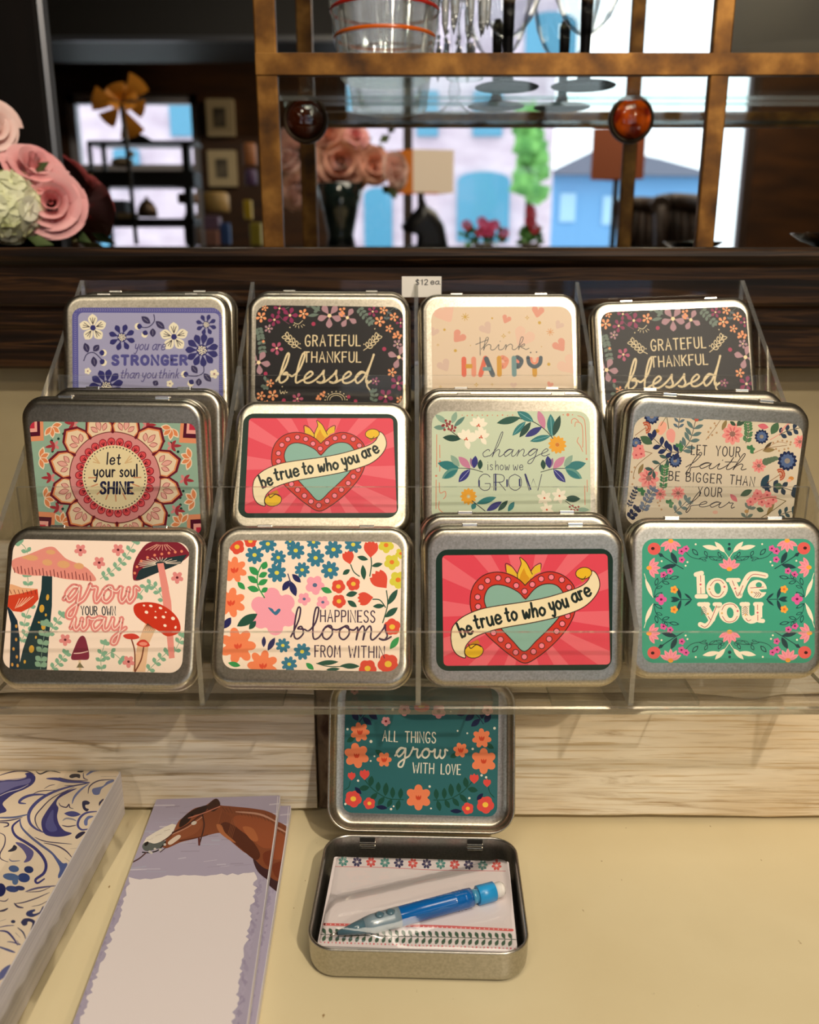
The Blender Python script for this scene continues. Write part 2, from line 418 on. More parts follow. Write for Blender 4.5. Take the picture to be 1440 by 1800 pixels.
MB().bbox(-0.0530, -0.0395, 0.4480, 0.4600, 0.0005, 0.0970, 0.001).build('corner_post', rust, riser)
MB().box(-0.60, 0.64, 0.4620, 0.4680, 0.0, 0.0970).build('backing_board', rust, riser)

hutch = thing('hutch', 'dark stained wooden hutch ledge behind the clear display stand', 'hutch', (0, 0.65, 0))
H = lambda mb, n, m: sub(mb, n, m, hutch)
prof = [(0.93, 0.2345), (0.632, 0.2345), (0.630, 0.2365), (0.630, 0.262), (0.627, 0.2655), (0.627, 0.2765), (0.622, 0.2785), (0.6205, 0.2805), (0.6205, 0.3040),
        (0.618, 0.3060), (0.6155, 0.3085), (0.6145, 0.3115), (0.6150, 0.3145), (0.6165, 0.3163), (0.6195, 0.3172), (0.93, 0.3172)]
H(MB().prism(prof, -1.0, 1.1, 'x'), 'ledge', wood_dark)
H(MB().box(-1.0, 1.1, 0.655, 0.67, -0.0, 0.234), 'back_panel', beige)
H(MB().bbox(-1.0, -0.3290, 0.871, 0.925, 0.3175, 1.3, 0.004), 'side_column', wood_black)
H(MB().box(-1.0, 1.1, 0.86, 0.925, 1.003, 1.3), 'top_rail', wood_black)

mir = bpy.data.materials.new('silvered_glass'); mir.use_nodes = True
b_ = mir.node_tree.nodes['Principled BSDF']; b_.inputs['Metallic'].default_value = 1; b_.inputs['Roughness'].default_value = 0.0; b_.inputs['Base Color'].default_value = (0.93, 0.95, 0.95, 1)
mirror = tag(MB().box(-0.3250, 1.1, YM, YM + 0.006, 0.3175, 1.0).build('hutch_mirror', mir), 'large mirror at the back of the dark hutch, reflecting the shop windows', 'mirror')
bev = MB().prism([(-0.3285, 0.8705), (-0.3245, 0.8725), (-0.3215, YM - 0.0003), (-0.3285, YM - 0.0003)], 0.318, 0.999, 'z')
bev.build('edge_strip', mat('grey_edge_strip', (96, 98, 104), 0.3, 0.6), mirror)

# ------------------------------------------------------------------ gilded shelf stand on the ledge
gold = noise_mat('aged_gilt_metal', [(0.30, (58, 34, 10)), (0.50, (112, 72, 22)), (0.66, (152, 106, 44)), (0.8, (72, 44, 14))], (1, 1, 1), 38, 8, 0.45, 0.4, metal=0.6)
et = thing('gilt_shelf', 'gilded metal bar shelf standing on the ledge before the mirror', 'shelf', (0.10, 0.74, 0.3175))
G = lambda mb, n, m, p=et: sub(mb, n, m, et)
ZS = 0.4513
for n_, x0, x1 in (('post', -0.1170, -0.1004), ('post', 0.2285, 0.2432)):
    G(MB().bbox(x0, x1, 0.7355, 0.7435, 0.3176, 0.72, 0.0012), n_, gold)
G(MB().bbox(-0.1168, 0.47, 0.7345, 0.7358, 0.4437, 0.4590, 0.0004).bbox(-0.1003, 0.2284, 0.7358, 0.7435, 0.4437, 0.4590, 0.001).bbox(0.2433, 0.47, 0.7358, 0.7435, 0.4437, 0.4590, 0.001), 'front_bar', gold)
glass_sh = clear_mat('shelf_glass', (0.95, 0.98, 0.97), 0.02, top=0.16)
glass_ed = clear_mat('shelf_glass_edge', (0.55, 0.75, 0.72), 0.25, 0.1, 0.2)
G(MB().box(-0.1165, 0.47, 0.7440, 0.862, 0.4460, 0.4500, faces=[1, 1, 1, 1, 0, 0]), 'glass_shelf', [glass_sh, glass_ed])
amber = mat('amber_glass', (232, 92, 10), 0.12, 0.0, 0.8, 0.8)
nt, nd, lk, b = nodes(amber); b.inputs['Subsurface Weight'].default_value = 0.0
nz = nd.new('ShaderNodeTexNoise'); nz.inputs['Scale'].default_value = 60; tc = nd.new('ShaderNodeTexCoord'); lk.new(tc.outputs['Object'], nz.inputs['Vector'])
rp = ramp(nd, [(0.38, (150, 34, 6)), (0.55, (250, 104, 14))]); lk.new(nz.outputs['Fac'], rp.inputs['Fac']); lk.new(rp.outputs[0], b.inputs['Base Color'])
MX = Matrix.Rotation(R(90), 4, 'X')
amber_unlit = mat('unlit_amber_glass', (62, 22, 6), 0.1, 0.0, 0.8, 0.8)  # same amber glass unlit: the missing light is put into a darker colour
for x, z, r, m_ in ((-0.0953, 0.4322, 0.0205, amber_unlit), (0.2032, 0.4322, 0.0205, amber)):
    o = MB().lathe([(r, 0.0), (r, 0.003), (r * .87, 0.0045), (r * .87, 0.001)], (x, YM - 0.0002, z), 32, 0, True, MX).build('medallion_ring', mat('bronze_ring', (54, 38, 20), .4, .6), mirror)
    MB().lathe([(r * .86, 0.0035), (r * .8, 0.0062), (r * .62, 0.0090), (r * .35, 0.0110), (.001, 0.0118)], (x, YM - 0.0002, z), 32, 0, True, MX).build('cabochon', m_, o)

# ------------------------------------------------------------------ clear acrylic display stand
AX0, AX1 = -0.2090, 0.2125
YL = [0.3785, 0.4475, 0.5185]; YBK = 0.578
ZFL = [0.1036, 0.1545, 0.2075]; ZL = [0.1425, 0.1946, 0.2440]; ZTOP = 0.2966
ac = clear_mat('clear_acrylic', (0.985, 0.985, 0.98), 0.012, 0.015, top=0.4)
ae = clear_mat('acrylic_cut_edge', (0.80, 0.80, 0.76), 0.22, 0.12, 0.15, top=0.5)
aed = clear_mat('acrylic_base_edge', (0.46, 0.46, 0.41), 0.16, 0.10, 0.03, top=0.4)
stand = thing('display_stand', 'clear acrylic three-tier display stand holding the tins', 'display stand', (0.0018, 0.48, 0.1000))
A_ = lambda mb, n, e=None: sub(mb, n, [ac, e or ae], stand)
T_ = 0.0026
A_(MB().box(AX0 + T_, AX1 - T_, YL[0], YBK, 0.1003, ZFL[0] - 0.0006, faces=[1, 1, 1, 1, 0, 0]), 'base_plate', aed)
def sheet_side(z_lo, dz=0.0): return [(YL[0], z_lo), (YBK, z_lo), (YBK, ZTOP - dz), (YL[0], ZL[0] - dz)]
A_(MB().prism(sheet_side(0.1003), AX0, AX0 + T_, 'x', 0, 1), 'side_panel')
A_(MB().prism(sheet_side(0.1003), AX1 - T_, AX1, 'x', 0, 1), 'side_panel')
A_(MB().box(AX0 + T_, AX1 - T_, YBK, YBK + T_, 0.1003, ZTOP, faces=[1, 1, 0, 0, 1, 1]), 'back_panel')
for k in range(3):
    z0 = 0.1032 if k == 0 else ZFL[0]
    A_(MB().box(AX0 + T_, AX1 - T_, YL[k] + 0.0002, YL[k] + T_, z0, ZL[k], faces=[1, 1, 0, 0, 1, 1]), 'lip_panel')
    if k: A_(MB().box(AX0 + T_, AX1 - T_, YL[k] + T_ + 0.0002, (YL + [YBK])[k + 1] - 0.0002, ZFL[k] - 0.0026, ZFL[k] - 0.0004, faces=[1, 1, 1, 1, 0, 0]), 'tier_shelf')
for x in (-0.0995, 0.0042, 0.1063):
    for k in range(3):
        y0, y1 = YL[k] + T_ + 0.0003, (YL + [YBK])[k + 1] - 0.0003
        f = lambda y: ZL[0] + (ZTOP - ZL[0]) * (y - YL[0]) / (YBK - YL[0]) - 0.0008
        A_(MB().prism([(y0, ZFL[k]), (y1, ZFL[k]), (y1, f(y1)), (y0, f(y0))], x - 0.0012, x + 0.0012, 'x', 0, 1), 'divider')
    A_(MB().box(x - 0.036, x + 0.037, 0.3925, 0.4165, 0.0972, 0.1001, faces=[1, 1, 1, 1, 0, 0]), 'joint_strip', aed)

# ------------------------------------------------------------------ printed artwork: flat inked shapes traced in picture units, mapped onto a card
print_m = bpy.data.materials.new('printed_card_ink'); print_m.use_nodes = True
nt, nd, lk, b = nodes(print_m)
va = nd.new('ShaderNodeVertexColor'); va.layer_name = 'ink'
lk.new(va.outputs['Color'], b.inputs['Base Color'])
b.inputs['Roughness'].default_value = 0.42; b.inputs['Specular IOR Level'].default_value = 0.22

def homography(src, dst):
    # 8x8 solve
    A = []; B = []
    for (x, y), (u, v) in zip(src, dst):
        A.append([x, y, 1, 0, 0, 0, -u * x, -u * y]); B.append(u)
        A.append([0, 0, 0, x, y, 1, -v * x, -v * y]); B.append(v)
    n = 8
    for i in range(n):
        p = max(range(i, n), key=lambda r: abs(A[r][i])); A[i], A[p] = A[p], A[i]; B[i], B[p] = B[p], B[i]
        for r in range(i + 1, n):
            f = A[r][i] / A[i][i]
            for c in range(i, n): A[r][c] -= f * A[i][c]
            B[r] -= f * B[i]
    h = [0] * n
    for i in reversed(range(n)): h[i] = (B[i] - sum(A[i][c] * h[c] for c in range(i + 1, n))) / A[i][i]
    return h
def clip_convex(poly, clip):
    out = poly
    for i in range(len(clip)):
        ax, ay = clip[i]; bx, by = clip[(i + 1) % len(clip)]
        inp = out; out = []
        if not inp: break
        side = lambda p: (bx - ax) * (p[1] - ay) - (by - ay) * (p[0] - ax)
        for k in range(len(inp)):
            p, q = inp[k - 1], inp[k]; sp, sq = side(p), side(q)
            if sq >= 0:
                if sp < 0: t = sp / (sp - sq); out.append((p[0] + t * (q[0] - p[0]), p[1] + t * (q[1] - p[1])))
                out.append(q)
            elif sp >= 0: t = sp / (sp - sq); out.append((p[0] + t * (q[0] - p[0]), p[1] + t * (q[1] - p[1])))
    return out

# stroke lettering: monoline capitals, print lower case, joined script (x right, y up, x-height or cap height 1)
CAPS = {
'A': (.56, [[(0, 0), (.28, 1), (.56, 0)], [(.1, .36), (.46, .36)]]), 'B': (.5, [[(0, 0), (0, 1)], '~', [(0, 1), (.36, .95), (.42, .75), (.3, .57), (0, .54)], '~', [(0, .54), (.38, .5), (.5, .28), (.36, .03), (0, 0)]]),
'E': (.44, [[(.44, 1), (0, 1), (0, 0), (.44, 0)], [(0, .52), (.36, .52)]]), 'F': (.44, [[(.44, 1), (0, 1), (0, 0)], [(0, .52), (.36, .52)]]),
'G': (.52, ['~', [(.5, .82), (.4, .97), (.22, 1), (.05, .8), (0, .5), (.05, .18), (.22, 0), (.42, .04), (.5, .22), (.5, .42)], [(.5, .42), (.28, .42)]]),
'H': (.52, [[(0, 0), (0, 1)], [(.52, 0), (.52, 1)], [(0, .5), (.52, .5)]]), 'I': (.02, [[(.01, 0), (.01, 1)]]), 'K': (.48, [[(0, 0), (0, 1)], [(.46, 1), (0, .45)], [(.12, .58), (.48, 0)]]),
'L': (.42, [[(0, 1), (0, 0), (.42, 0)]]), 'M': (.66, [[(0, 0), (.06, 1), (.33, .3), (.6, 1), (.66, 0)]]), 'N': (.52, [[(0, 0), (0, 1), (.52, 0), (.52, 1)]]),
'O': (.56, ['~', [(.28, 1), (.06, .82), (0, .5), (.06, .18), (.28, 0), (.5, .18), (.56, .5), (.5, .82), (.28, 1)]]), 'P': (.46, [[(0, 0), (0, 1)], '~', [(0, 1), (.36, .96), (.46, .74), (.36, .5), (0, .46)]]),
'R': (.5, [[(0, 0), (0, 1)], '~', [(0, 1), (.36, .96), (.46, .75), (.36, .53), (0, .5)], [(.22, .5), (.5, 0)]]),
'S': (.46, ['~', [(.44, .84), (.34, .98), (.14, .97), (.03, .8), (.12, .6), (.34, .46), (.46, .26), (.36, .04), (.14, 0), (0, .16)]]),
'T': (.52, [[(0, 1), (.52, 1)], [(.26, 1), (.26, 0)]]), 'U': (.5, ['~', [(0, 1), (0, .4), (.05, .12), (.25, 0), (.45, .12), (.5, .4), (.5, 1)]]), 'V': (.52, [[(0, 1), (.26, 0), (.52, 1)]]),
'W': (.74, [[(0, 1), (.18, 0), (.37, .7), (.56, 0), (.74, 1)]]), 'Y': (.52, [[(0, 1), (.26, .48), (.52, 1)], [(.26, .48), (.26, 0)]]),
'$': (.5, ['~', [(.46, .8), (.34, .95), (.14, .93), (.05, .76), (.14, .58), (.36, .44), (.46, .24), (.36, .06), (.14, .05), (.02, .2)], [(.25, 1.1), (.25, -.1)]]),
'1': (.26, [[(0, .78), (.2, 1), (.2, 0)]]), '2': (.48, ['~', [(.02, .76), (.1, .96), (.3, 1), (.45, .82), (.36, .5), (.02, 0)], [(.02, 0), (.48, 0)]]), '.': (.06, [[(.02, 0), (.03, .03)]])}
PRINT = {
'a': (.8, ['~', [(.75, .85), (.45, 1), (.1, .7), (.08, .25), (.35, 0), (.65, .3), (.75, .85)], '~', [(.78, 1), (.74, .3), (.9, 0)]]), 'b': (.75, [[(.05, 1.8), (.05, 0)], '~', [(.05, .7), (.4, 1), (.72, .6), (.5, .05), (.05, .1)]]),
'e': (.75, ['~', [(.05, .5), (.7, .55), (.6, .92), (.3, 1), (.04, .6), (.15, .1), (.45, 0), (.75, .2)]]), 'h': (.72, [[(.05, 1.8), (.05, 0)], '~', [(.05, .5), (.35, 1), (.62, .8), (.66, 0)]]), 'i': (.12, [[(.06, 1), (.06, 0)], [(.06, 1.4), (.07, 1.44)]]),
'l': (.15, [[(.05, 1.8), (.1, 0)]]), 'o': (.8, ['~', [(.4, 1), (.1, .75), (.05, .35), (.35, 0), (.7, .25), (.75, .7), (.4, 1)]]), 'r': (.5, [[(.05, 1), (.08, 0)], '~', [(.07, .5), (.25, .95), (.5, .9)]]),
's': (.55, ['~', [(.5, .85), (.3, 1), (.08, .8), (.25, .55), (.5, .3), (.35, .02), (.02, .12)]]), 't': (.55, ['~', [(.25, 1.5), (.25, .3), (.35, .02), (.55, .1)], [(.0, 1.0), (.5, 1.02)]]),
'u': (.75, ['~', [(.05, 1), (.08, .3), (.3, 0), (.6, .3), (.68, 1)], [(.68, 1), (.72, 0)]]), 'w': (1.05, ['~', [(.05, 1), (.15, .1), (.3, .05), (.5, .7), (.65, .05), (.85, .15), (1.0, 1)]]), 'y': (.7, ['~', [(.05, 1), (.1, .4), (.35, .2), (.6, .5)], '~', [(.66, 1), (.6, 0), (.4, -.65), (.1, -.55)]]),
'$': CAPS['$'], '1': CAPS['1'], '2': CAPS['2'], '.': CAPS['.']}
SCRIPT = {
'a': (1.3, [(0, .15), (.45, .9), (.8, .95), (.45, 1), (.12, .5), (.35, 0), (.75, .45), (.92, .95), (.9, .3), (1.05, 0), (1.3, .2)]),
'b': (1.15, [(0, .15), (.42, 1.3), (.5, 2.1), (.34, 2.2), (.22, 1.5), (.2, .3), (.45, 0), (.8, .4), (.65, .9), (.42, .75), (.85, .7), (1.15, .6)]),
'c': (1.0, [(.74, .80), (.66, .97), (.45, .98), (.15, .5), (.4, 0), (.8, .12), (1, .25)]),
'd': (1.35, [(0, .15), (.45, .9), (.75, .9), (.4, 1), (.12, .5), (.35, 0), (.75, .5), (1.02, 1.6), (1.1, 2.2), (.98, 1.2), (.95, .3), (1.1, 0), (1.35, .2)]),
'e': (1.0, [(0, .15), (.5, .5), (.72, .8), (.5, 1), (.2, .6), (.25, .1), (.6, 0), (1, .25)]),
'f': (.95, [(0, .15), (.5, 1.2), (.7, 2), (.5, 2.2), (.36, 1.5), (.3, 0), (.25, -.9), (.4, -1.1), (.5, -.5), (.45, .1), (.95, .3)]),
'g': (1.3, [(0, .15), (.45, .9), (.8, .95), (.45, 1), (.12, .5), (.35, .05), (.75, .5), (.92, .95), (.88, -.3), (.7, -1), (.38, -1), (.42, -.6), (.95, -.1), (1.3, .2)]),
'h': (1.2, [(0, .15), (.42, 1.3), (.52, 2.1), (.36, 2.2), (.26, 1.5), (.2, 0), (.3, .6), (.6, 1), (.8, .75), (.8, .2), (.95, 0), (1.2, .2)]),
'i': (.7, [(0, .15), (.28, .95), (.28, .3), (.42, 0), (.7, .2)]),
'k': (1.1, [(0, .15), (.42, 1.3), (.52, 2.1), (.36, 2.2), (.26, 1.5), (.2, 0), (.3, .6), (.65, 1), (.65, .65), (.35, .5), (.7, .15), (.85, 0), (1.1, .2)]),
'l': (.75, [(0, .15), (.4, 1.2), (.54, 2.1), (.36, 2.2), (.26, 1.5), (.28, .4), (.42, 0), (.75, .2)]),
'm': (1.5, [(0, .15), (.2, .9), (.24, .6), (.2, 0), (.3, .6), (.55, 1), (.68, .7), (.65, 0), (.75, .6), (1, 1), (1.13, .7), (1.12, .2), (1.25, 0), (1.5, .2)]),
'n': (1.15, [(0, .15), (.2, .9), (.24, .6), (.2, 0), (.3, .6), (.6, 1), (.78, .7), (.78, .2), (.9, 0), (1.15, .2)]),
'o': (1.1, [(0, .15), (.3, .85), (.55, 1), (.2, .7), (.2, .2), (.5, 0), (.8, .4), (.7, .95), (.5, .95), (.8, .75), (1.1, .7)]),
'r': (1.0, [(0, .15), (.25, .85), (.3, 1.1), (.38, .9), (.7, .9), (.68, .4), (.8, 0), (1, .2)]),
's': (.95, [(0, .15), (.4, .8), (.5, 1.1), (.55, .7), (.7, .3), (.5, 0), (.2, .1), (.6, .02), (.95, .25)]),
't': (.7, [(0, .15), (.35, 1), (.42, 1.8), (.35, 1), (.3, .3), (.42, 0), (.7, .2)]),
'u': (1.15, [(0, .15), (.2, .95), (.2, .3), (.4, 0), (.7, .4), (.8, .95), (.78, .3), (.92, 0), (1.15, .2)]),
'w': (1.35, [(0, .15), (.2, .95), (.2, .3), (.4, 0), (.65, .4), (.7, .9), (.68, .3), (.9, 0), (1.15, .4), (1.12, .95), (1.35, .85)]),
'y': (1.15, [(0, .15), (.2, .95), (.2, .4), (.4, .1), (.7, .45), (.8, .95), (.75, -.3), (.6, -1), (.35, -1), (.4, -.6), (.85, -.1), (1.15, .2)])}

class Art:
    def __init__(s, src, rect, radius=6.0, z=6.06, base=(255, 255, 255), step=0.0035, dst=None, full_h=None):
        cx, cy, w_, h_ = rect[:4]; ro = R(rect[4]) if len(rect) > 4 else 0
        fh = full_h or h_
        s.h = homography(src, dst or [(-w_ / 2, fh / 2), (w_ / 2, fh / 2), (w_ / 2, fh / 2 - h_), (-w_ / 2, fh / 2 - h_)])
        h_ = fh
        s.src = src; s.rect = rect; s.z = z; s.step = step; s.k = 0; s.q = []; s.v = []; s.f = []; s.c = []
        s.ro = ro; s.c0 = (cx, cy)
        s.edge = rrect(w_, h_, radius, 6); s.lim = (w_ / 2 - radius * .3, h_ / 2 - radius * .3)
        s.raw(s.edge, base)
    def map(s, p):
        h = s.h; d = h[6] * p[0] + h[7] * p[1] + 1
        return ((h[0] * p[0] + h[1] * p[1] + h[2]) / d, (h[3] * p[0] + h[4] * p[1] + h[5]) / d)
    def raw(s, pts, col, bump=True, clip=None):
        # pts already in card millimetres
        ex = s.edge
        if clip: pts = clip_convex(pts, clip)
        if any(abs(p[0]) > s.lim[0] or abs(p[1]) > s.lim[1] for p in pts):
            pts = clip_convex(pts, ex)
        q = []
        for p in pts:
            if not q or abs(p[0] - q[-1][0]) + abs(p[1] - q[-1][1]) > 1e-4: q.append(p)
        if len(q) > 2 and abs(q[0][0] - q[-1][0]) + abs(q[0][1] - q[-1][1]) < 1e-4: q.pop()
        if len(q) < 3: return
        if bump: s.k += 1
        s.q.append((s.k, q, (*lin(col), 1)))
    def place(s, z, q, cl):
        o = len(s.v); c, n = math.cos(s.ro), math.sin(s.ro)
        s.v += [((s.c0[0] + x * c - y * n) / 1000, (s.c0[1] + x * n + y * c) / 1000, z) for x, y in q]
        tri = tessellate_polygon([[Vector((x, y, 0)) for x, y in q]])
        for a, b_, c_ in tri:
            ar = (q[b_][0] - q[a][0]) * (q[c_][1] - q[a][1]) - (q[b_][1] - q[a][1]) * (q[c_][0] - q[a][0])
            if abs(ar) < 1e-7: continue
            s.f.append((o + a, o + b_, o + c_) if ar > 0 else (o + a, o + c_, o + b_)); s.c.append(cl)
    def poly(s, pts, col, sm=False, bump=True, clip=None):
        if sm: pts = smooth(pts, 5, True)
        s.raw([s.map(p) for p in pts], col, bump, clip)
    def quad_clip(s, pts): 
        q = [s.map(p) for p in pts]
        a = sum((q[i - 1][0] * q[i][1] - q[i][0] * q[i - 1][1]) for i in range(len(q)))
        return q if a > 0 else q[::-1]
    def ell(s, cx, cy, rx, ry=None, col=(0, 0, 0), rot=0, n=16, bump=True):
        ry = rx if ry is None else ry; c, q = math.cos(R(rot)), math.sin(R(rot))
        s.poly([(cx + rx * math.cos(2 * math.pi * i / n) * c - ry * math.sin(2 * math.pi * i / n) * q, cy + rx * math.cos(2 * math.pi * i / n) * q + ry * math.sin(2 * math.pi * i / n) * c) for i in range(n)], col, bump=bump)
    def dots(s, pts, r, col):
        s.k += 1
        for p in pts: s.ell(p[0], p[1], p[2] if len(p) > 2 else r, None, col, n=8, bump=False)
    def rr(s, x0, y0, x1, y1, r, col): s.poly([(x, y) for x, y in rrect(x1 - x0, y1 - y0, r, 5, (x0 + x1) / 2, (y0 + y1) / 2)], col)
    def line(s, pts, wd, col, sm=True, bump=True, taper=0, cap=True, clip=None):
        if sm and len(pts) > 2: pts = smooth(pts, 5)
        P = []
        for p in pts:
            if not P or math.hypot(p[0] - P[-1][0], p[1] - P[-1][1]) > 0.3: P.append(p)
        if len(P) < 2: return s.ell(P[0][0], P[0][1], wd / 2, None, col, n=8, bump=bump)
        if bump: s.k += 1
        L, Q = [], []
        n = len(P)
        for i, p in enumerate(P):
            a = P[max(i - 1, 0)]; b_ = P[min(i + 1, n - 1)]; d = math.hypot(b_[0] - a[0], b_[1] - a[1]) or 1
            nx, ny = -(b_[1] - a[1]) / d, (b_[0] - a[0]) / d
            hw = wd / 2 * (1 if not taper else max(0.12, math.sin(math.pi * (0.06 + 0.88 * i / (n - 1))) ** taper))
            if 0 < i < n - 1:
                e1 = (p[0] - a[0], p[1] - a[1]); e2 = (b_[0] - p[0], b_[1] - p[1]); l1 = math.hypot(*e1) or 1; l2 = math.hypot(*e2) or 1
                cs = (e1[0] * e2[0] + e1[1] * e2[1]) / (l1 * l2); hw = hw / max(0.75, math.sqrt(max(0, (1 + cs) / 2)))
                if cs < 0.6 and not taper: s.ell(p[0], p[1], wd / 2, None, col, n=8, bump=False)
            L.append((p[0] + nx * hw, p[1] + ny * hw)); Q.append((p[0] - nx * hw, p[1] - ny * hw))
        for i in range(n - 1): s.poly([L[i], L[i + 1], Q[i + 1], Q[i]], col, bump=False, clip=clip)
        if cap and not taper:
            for p in (P[0], P[-1]): s.ell(p[0], p[1], wd / 2, None, col, n=8, bump=False)
    def leaf(s, x0, y0, x1, y1, hw, col, vein=None, fat=0.5, bump=True):
        dx, dy = x1 - x0, y1 - y0; n = 7; up, dn = [], []
        for i in range(n + 1):
            t = i / n; q = hw * (math.sin(math.pi * t ** (math.log(0.5) / math.log(fat)))) ** 0.85
            l = math.hypot(dx, dy) or 1
            up.append((x0 + dx * t - dy / l * q, y0 + dy * t + dx / l * q)); dn.append((x0 + dx * t + dy / l * q, y0 + dy * t - dx / l * q))
        s.poly(up + dn[::-1][1:-1], col, bump=bump)
        if vein: s.line([(x0 + dx * .08, y0 + dy * .08), (x0 + dx * .85, y0 + dy * .85)], max(1.2, hw * .14), vein, False)
    def petals(s, cx, cy, r, n, col, pw=0.36, rot=0, inner=0.0, span=360, fat=0.62, jit=0.0):
        s.k += 1; rg = random.Random(int(cx * 7 + cy * 13))
        for i in range(n):
            a = R(rot + span * i / n) if span == 360 else R(rot - span / 2 + span * i / max(n - 1, 1))
            q = r * (1 + rg.uniform(-jit, jit))
            s.leaf(cx + inner * r * math.cos(a), cy + inner * r * math.sin(a), cx + q * math.cos(a), cy + q * math.sin(a), r * pw, col, None, fat, False)
    def flower(s, cx, cy, r, n, col, cen=None, cr=0.28, rot=0, depth=0.42, p=0.55):
        pts = []
        for i in range(n * 9):
            t = 2 * math.pi * i / (n * 9); q = r * (1 - depth + depth * abs(math.cos(n * t / 2)) ** p)
            pts.append((cx + q * math.cos(t + R(rot)), cy + q * math.sin(t + R(rot))))
        s.poly(pts, col)
        if cen: s.ell(cx, cy, r * cr, r * cr * .9, cen, n=10)
    def sprig(s, pts, n, ll, lw, col, stem=None, sw=3, ang=55, vein=None, start=0.12, fat=0.55, tip=True, grow=0.0):
        P = smooth(pts, 10); s.line(pts, sw, stem or col)
        s.k += 1
        for i in range(n):
            t = start + (0.97 - start) * i / max(n - 1, 1); j = min(int(t * (len(P) - 1)), len(P) - 2)
            p, q = P[j], P[j + 1]; a = math.atan2(q[1] - p[1], q[0] - p[0]); m = ll * (1 - grow * t)
            for sg in (-1, 1):
                b_ = a + sg * R(ang)
                s.leaf(p[0], p[1], p[0] + m * math.cos(b_), p[1] + m * math.sin(b_), lw * (m / ll), col, vein, fat, bool(vein))
        if tip:
            p, q = P[-2], P[-1]; a = math.atan2(q[1] - p[1], q[0] - p[0]); s.leaf(q[0], q[1], q[0] + ll * .8 * math.cos(a), q[1] + ll * .8 * math.sin(a), lw * .9, col, None, fat, False)
    def word(s, txt, x0, y0, x1, y1, hgt, wd, col, font=CAPS, gap=0.24, space=0.4, slant=0.0, arc=0.0):
        """Stroke lettering whose baseline runs from (x0,y0) to (x1,y1); hgt is cap height or x-height in picture units."""
        tot = 0; xs = []
        for ch in txt:
            if ch == ' ': xs.append(tot); tot += space + gap; continue
            xs.append(tot); tot += font[ch][0] + gap
        tot -= gap; L = math.hypot(x1 - x0, y1 - y0); sx = L / tot
        ux, uy = (x1 - x0) / L, (y1 - y0) / L
        def M(gx, gy):
            t = gx / tot; X = gx * sx + slant * gy * hgt; Y = gy * hgt + arc * 4 * t * (1 - t)
            return (x0 + ux * X + uy * Y, y0 + uy * X - ux * Y)
        s.k += 1
        for ch, ox in zip(txt, xs):
            if ch == ' ': continue
            sm = False
            for st in font[ch][1]:
                if st == '~': sm = True; continue
                s.line([M(ox + a, b_) for a, b_ in st], wd, col, sm, False); sm = False
    def script(s, txt, x0, y0, x1, y1, xh, wd, col, slant=0.18, inner=None, asc=1.0):
        tot = 0; run = []; runs = []; marks = []
        for ch in txt:
            if ch == ' ': runs.append(run); run = []; tot += .6; continue
            adv, pts = SCRIPT[ch]
            q = [(tot + a, b_ if b_ <= 1.2 else 1.2 + (b_ - 1.2) * asc) for a, b_ in pts]
            run += q if not run else q[1:]
            if ch == 'i': marks.append([(tot + .36, 1.5), (tot + .38, 1.56)])
            if ch == 't': marks.append([(tot - .05, 1.25), (tot + .85, 1.3)])
            tot += adv
        runs.append(run); L = math.hypot(x1 - x0, y1 - y0); sx = L / tot; ux, uy = (x1 - x0) / L, (y1 - y0) / L
        def M(p): X = p[0] * sx + slant * p[1] * xh; Y = p[1] * xh; return (x0 + ux * X + uy * Y, y0 + uy * X - ux * Y)
        for c_, w2 in (((col, wd),) if not inner else ((col, wd), (inner, wd * .16))):
            s.k += 1
            for r_ in runs: s.line([M(p) for p in r_], w2, c_, True, False)
            for m_ in marks: s.line([M(p) for p in m_], w2, c_, False, False)
    def mesh(s, name):
        # ink layers: a shape lies one layer above whatever is already printed under it
        top = {}; i = 0; n = len(s.q)
        while i < n:
            j = i
            while j < n and s.q[j][0] == s.q[i][0]: j += 1
            cells = set()
            for _, q, _c in s.q[i:j]:
                xs = [p[0] for p in q]; ys = [p[1] for p in q]
                for a in range(math.floor(min(xs)), math.floor(max(xs)) + 1):
                    for b_ in range(math.floor(min(ys)), math.floor(max(ys)) + 1): cells.add((a, b_))
            lv = 1 + max((top.get(c, 0) for c in cells), default=0)
            for c in cells: top[c] = lv
            for m_, (_, q, cl) in enumerate(s.q[i:j]): s.place((s.z + lv * s.step + (m_ % 5) * 0.0006) / 1000, q, cl)
            i = j
        me = bpy.data.meshes.new(name); me.from_pydata(s.v, [], s.f); me.materials.append(print_m)
        at = me.color_attributes.new('ink', 'FLOAT_COLOR', 'CORNER'); d = []
        for f, c in zip(s.f, s.c): d += list(c) * len(f)
        at.data.foreach_set('color', d); me.update(); return me

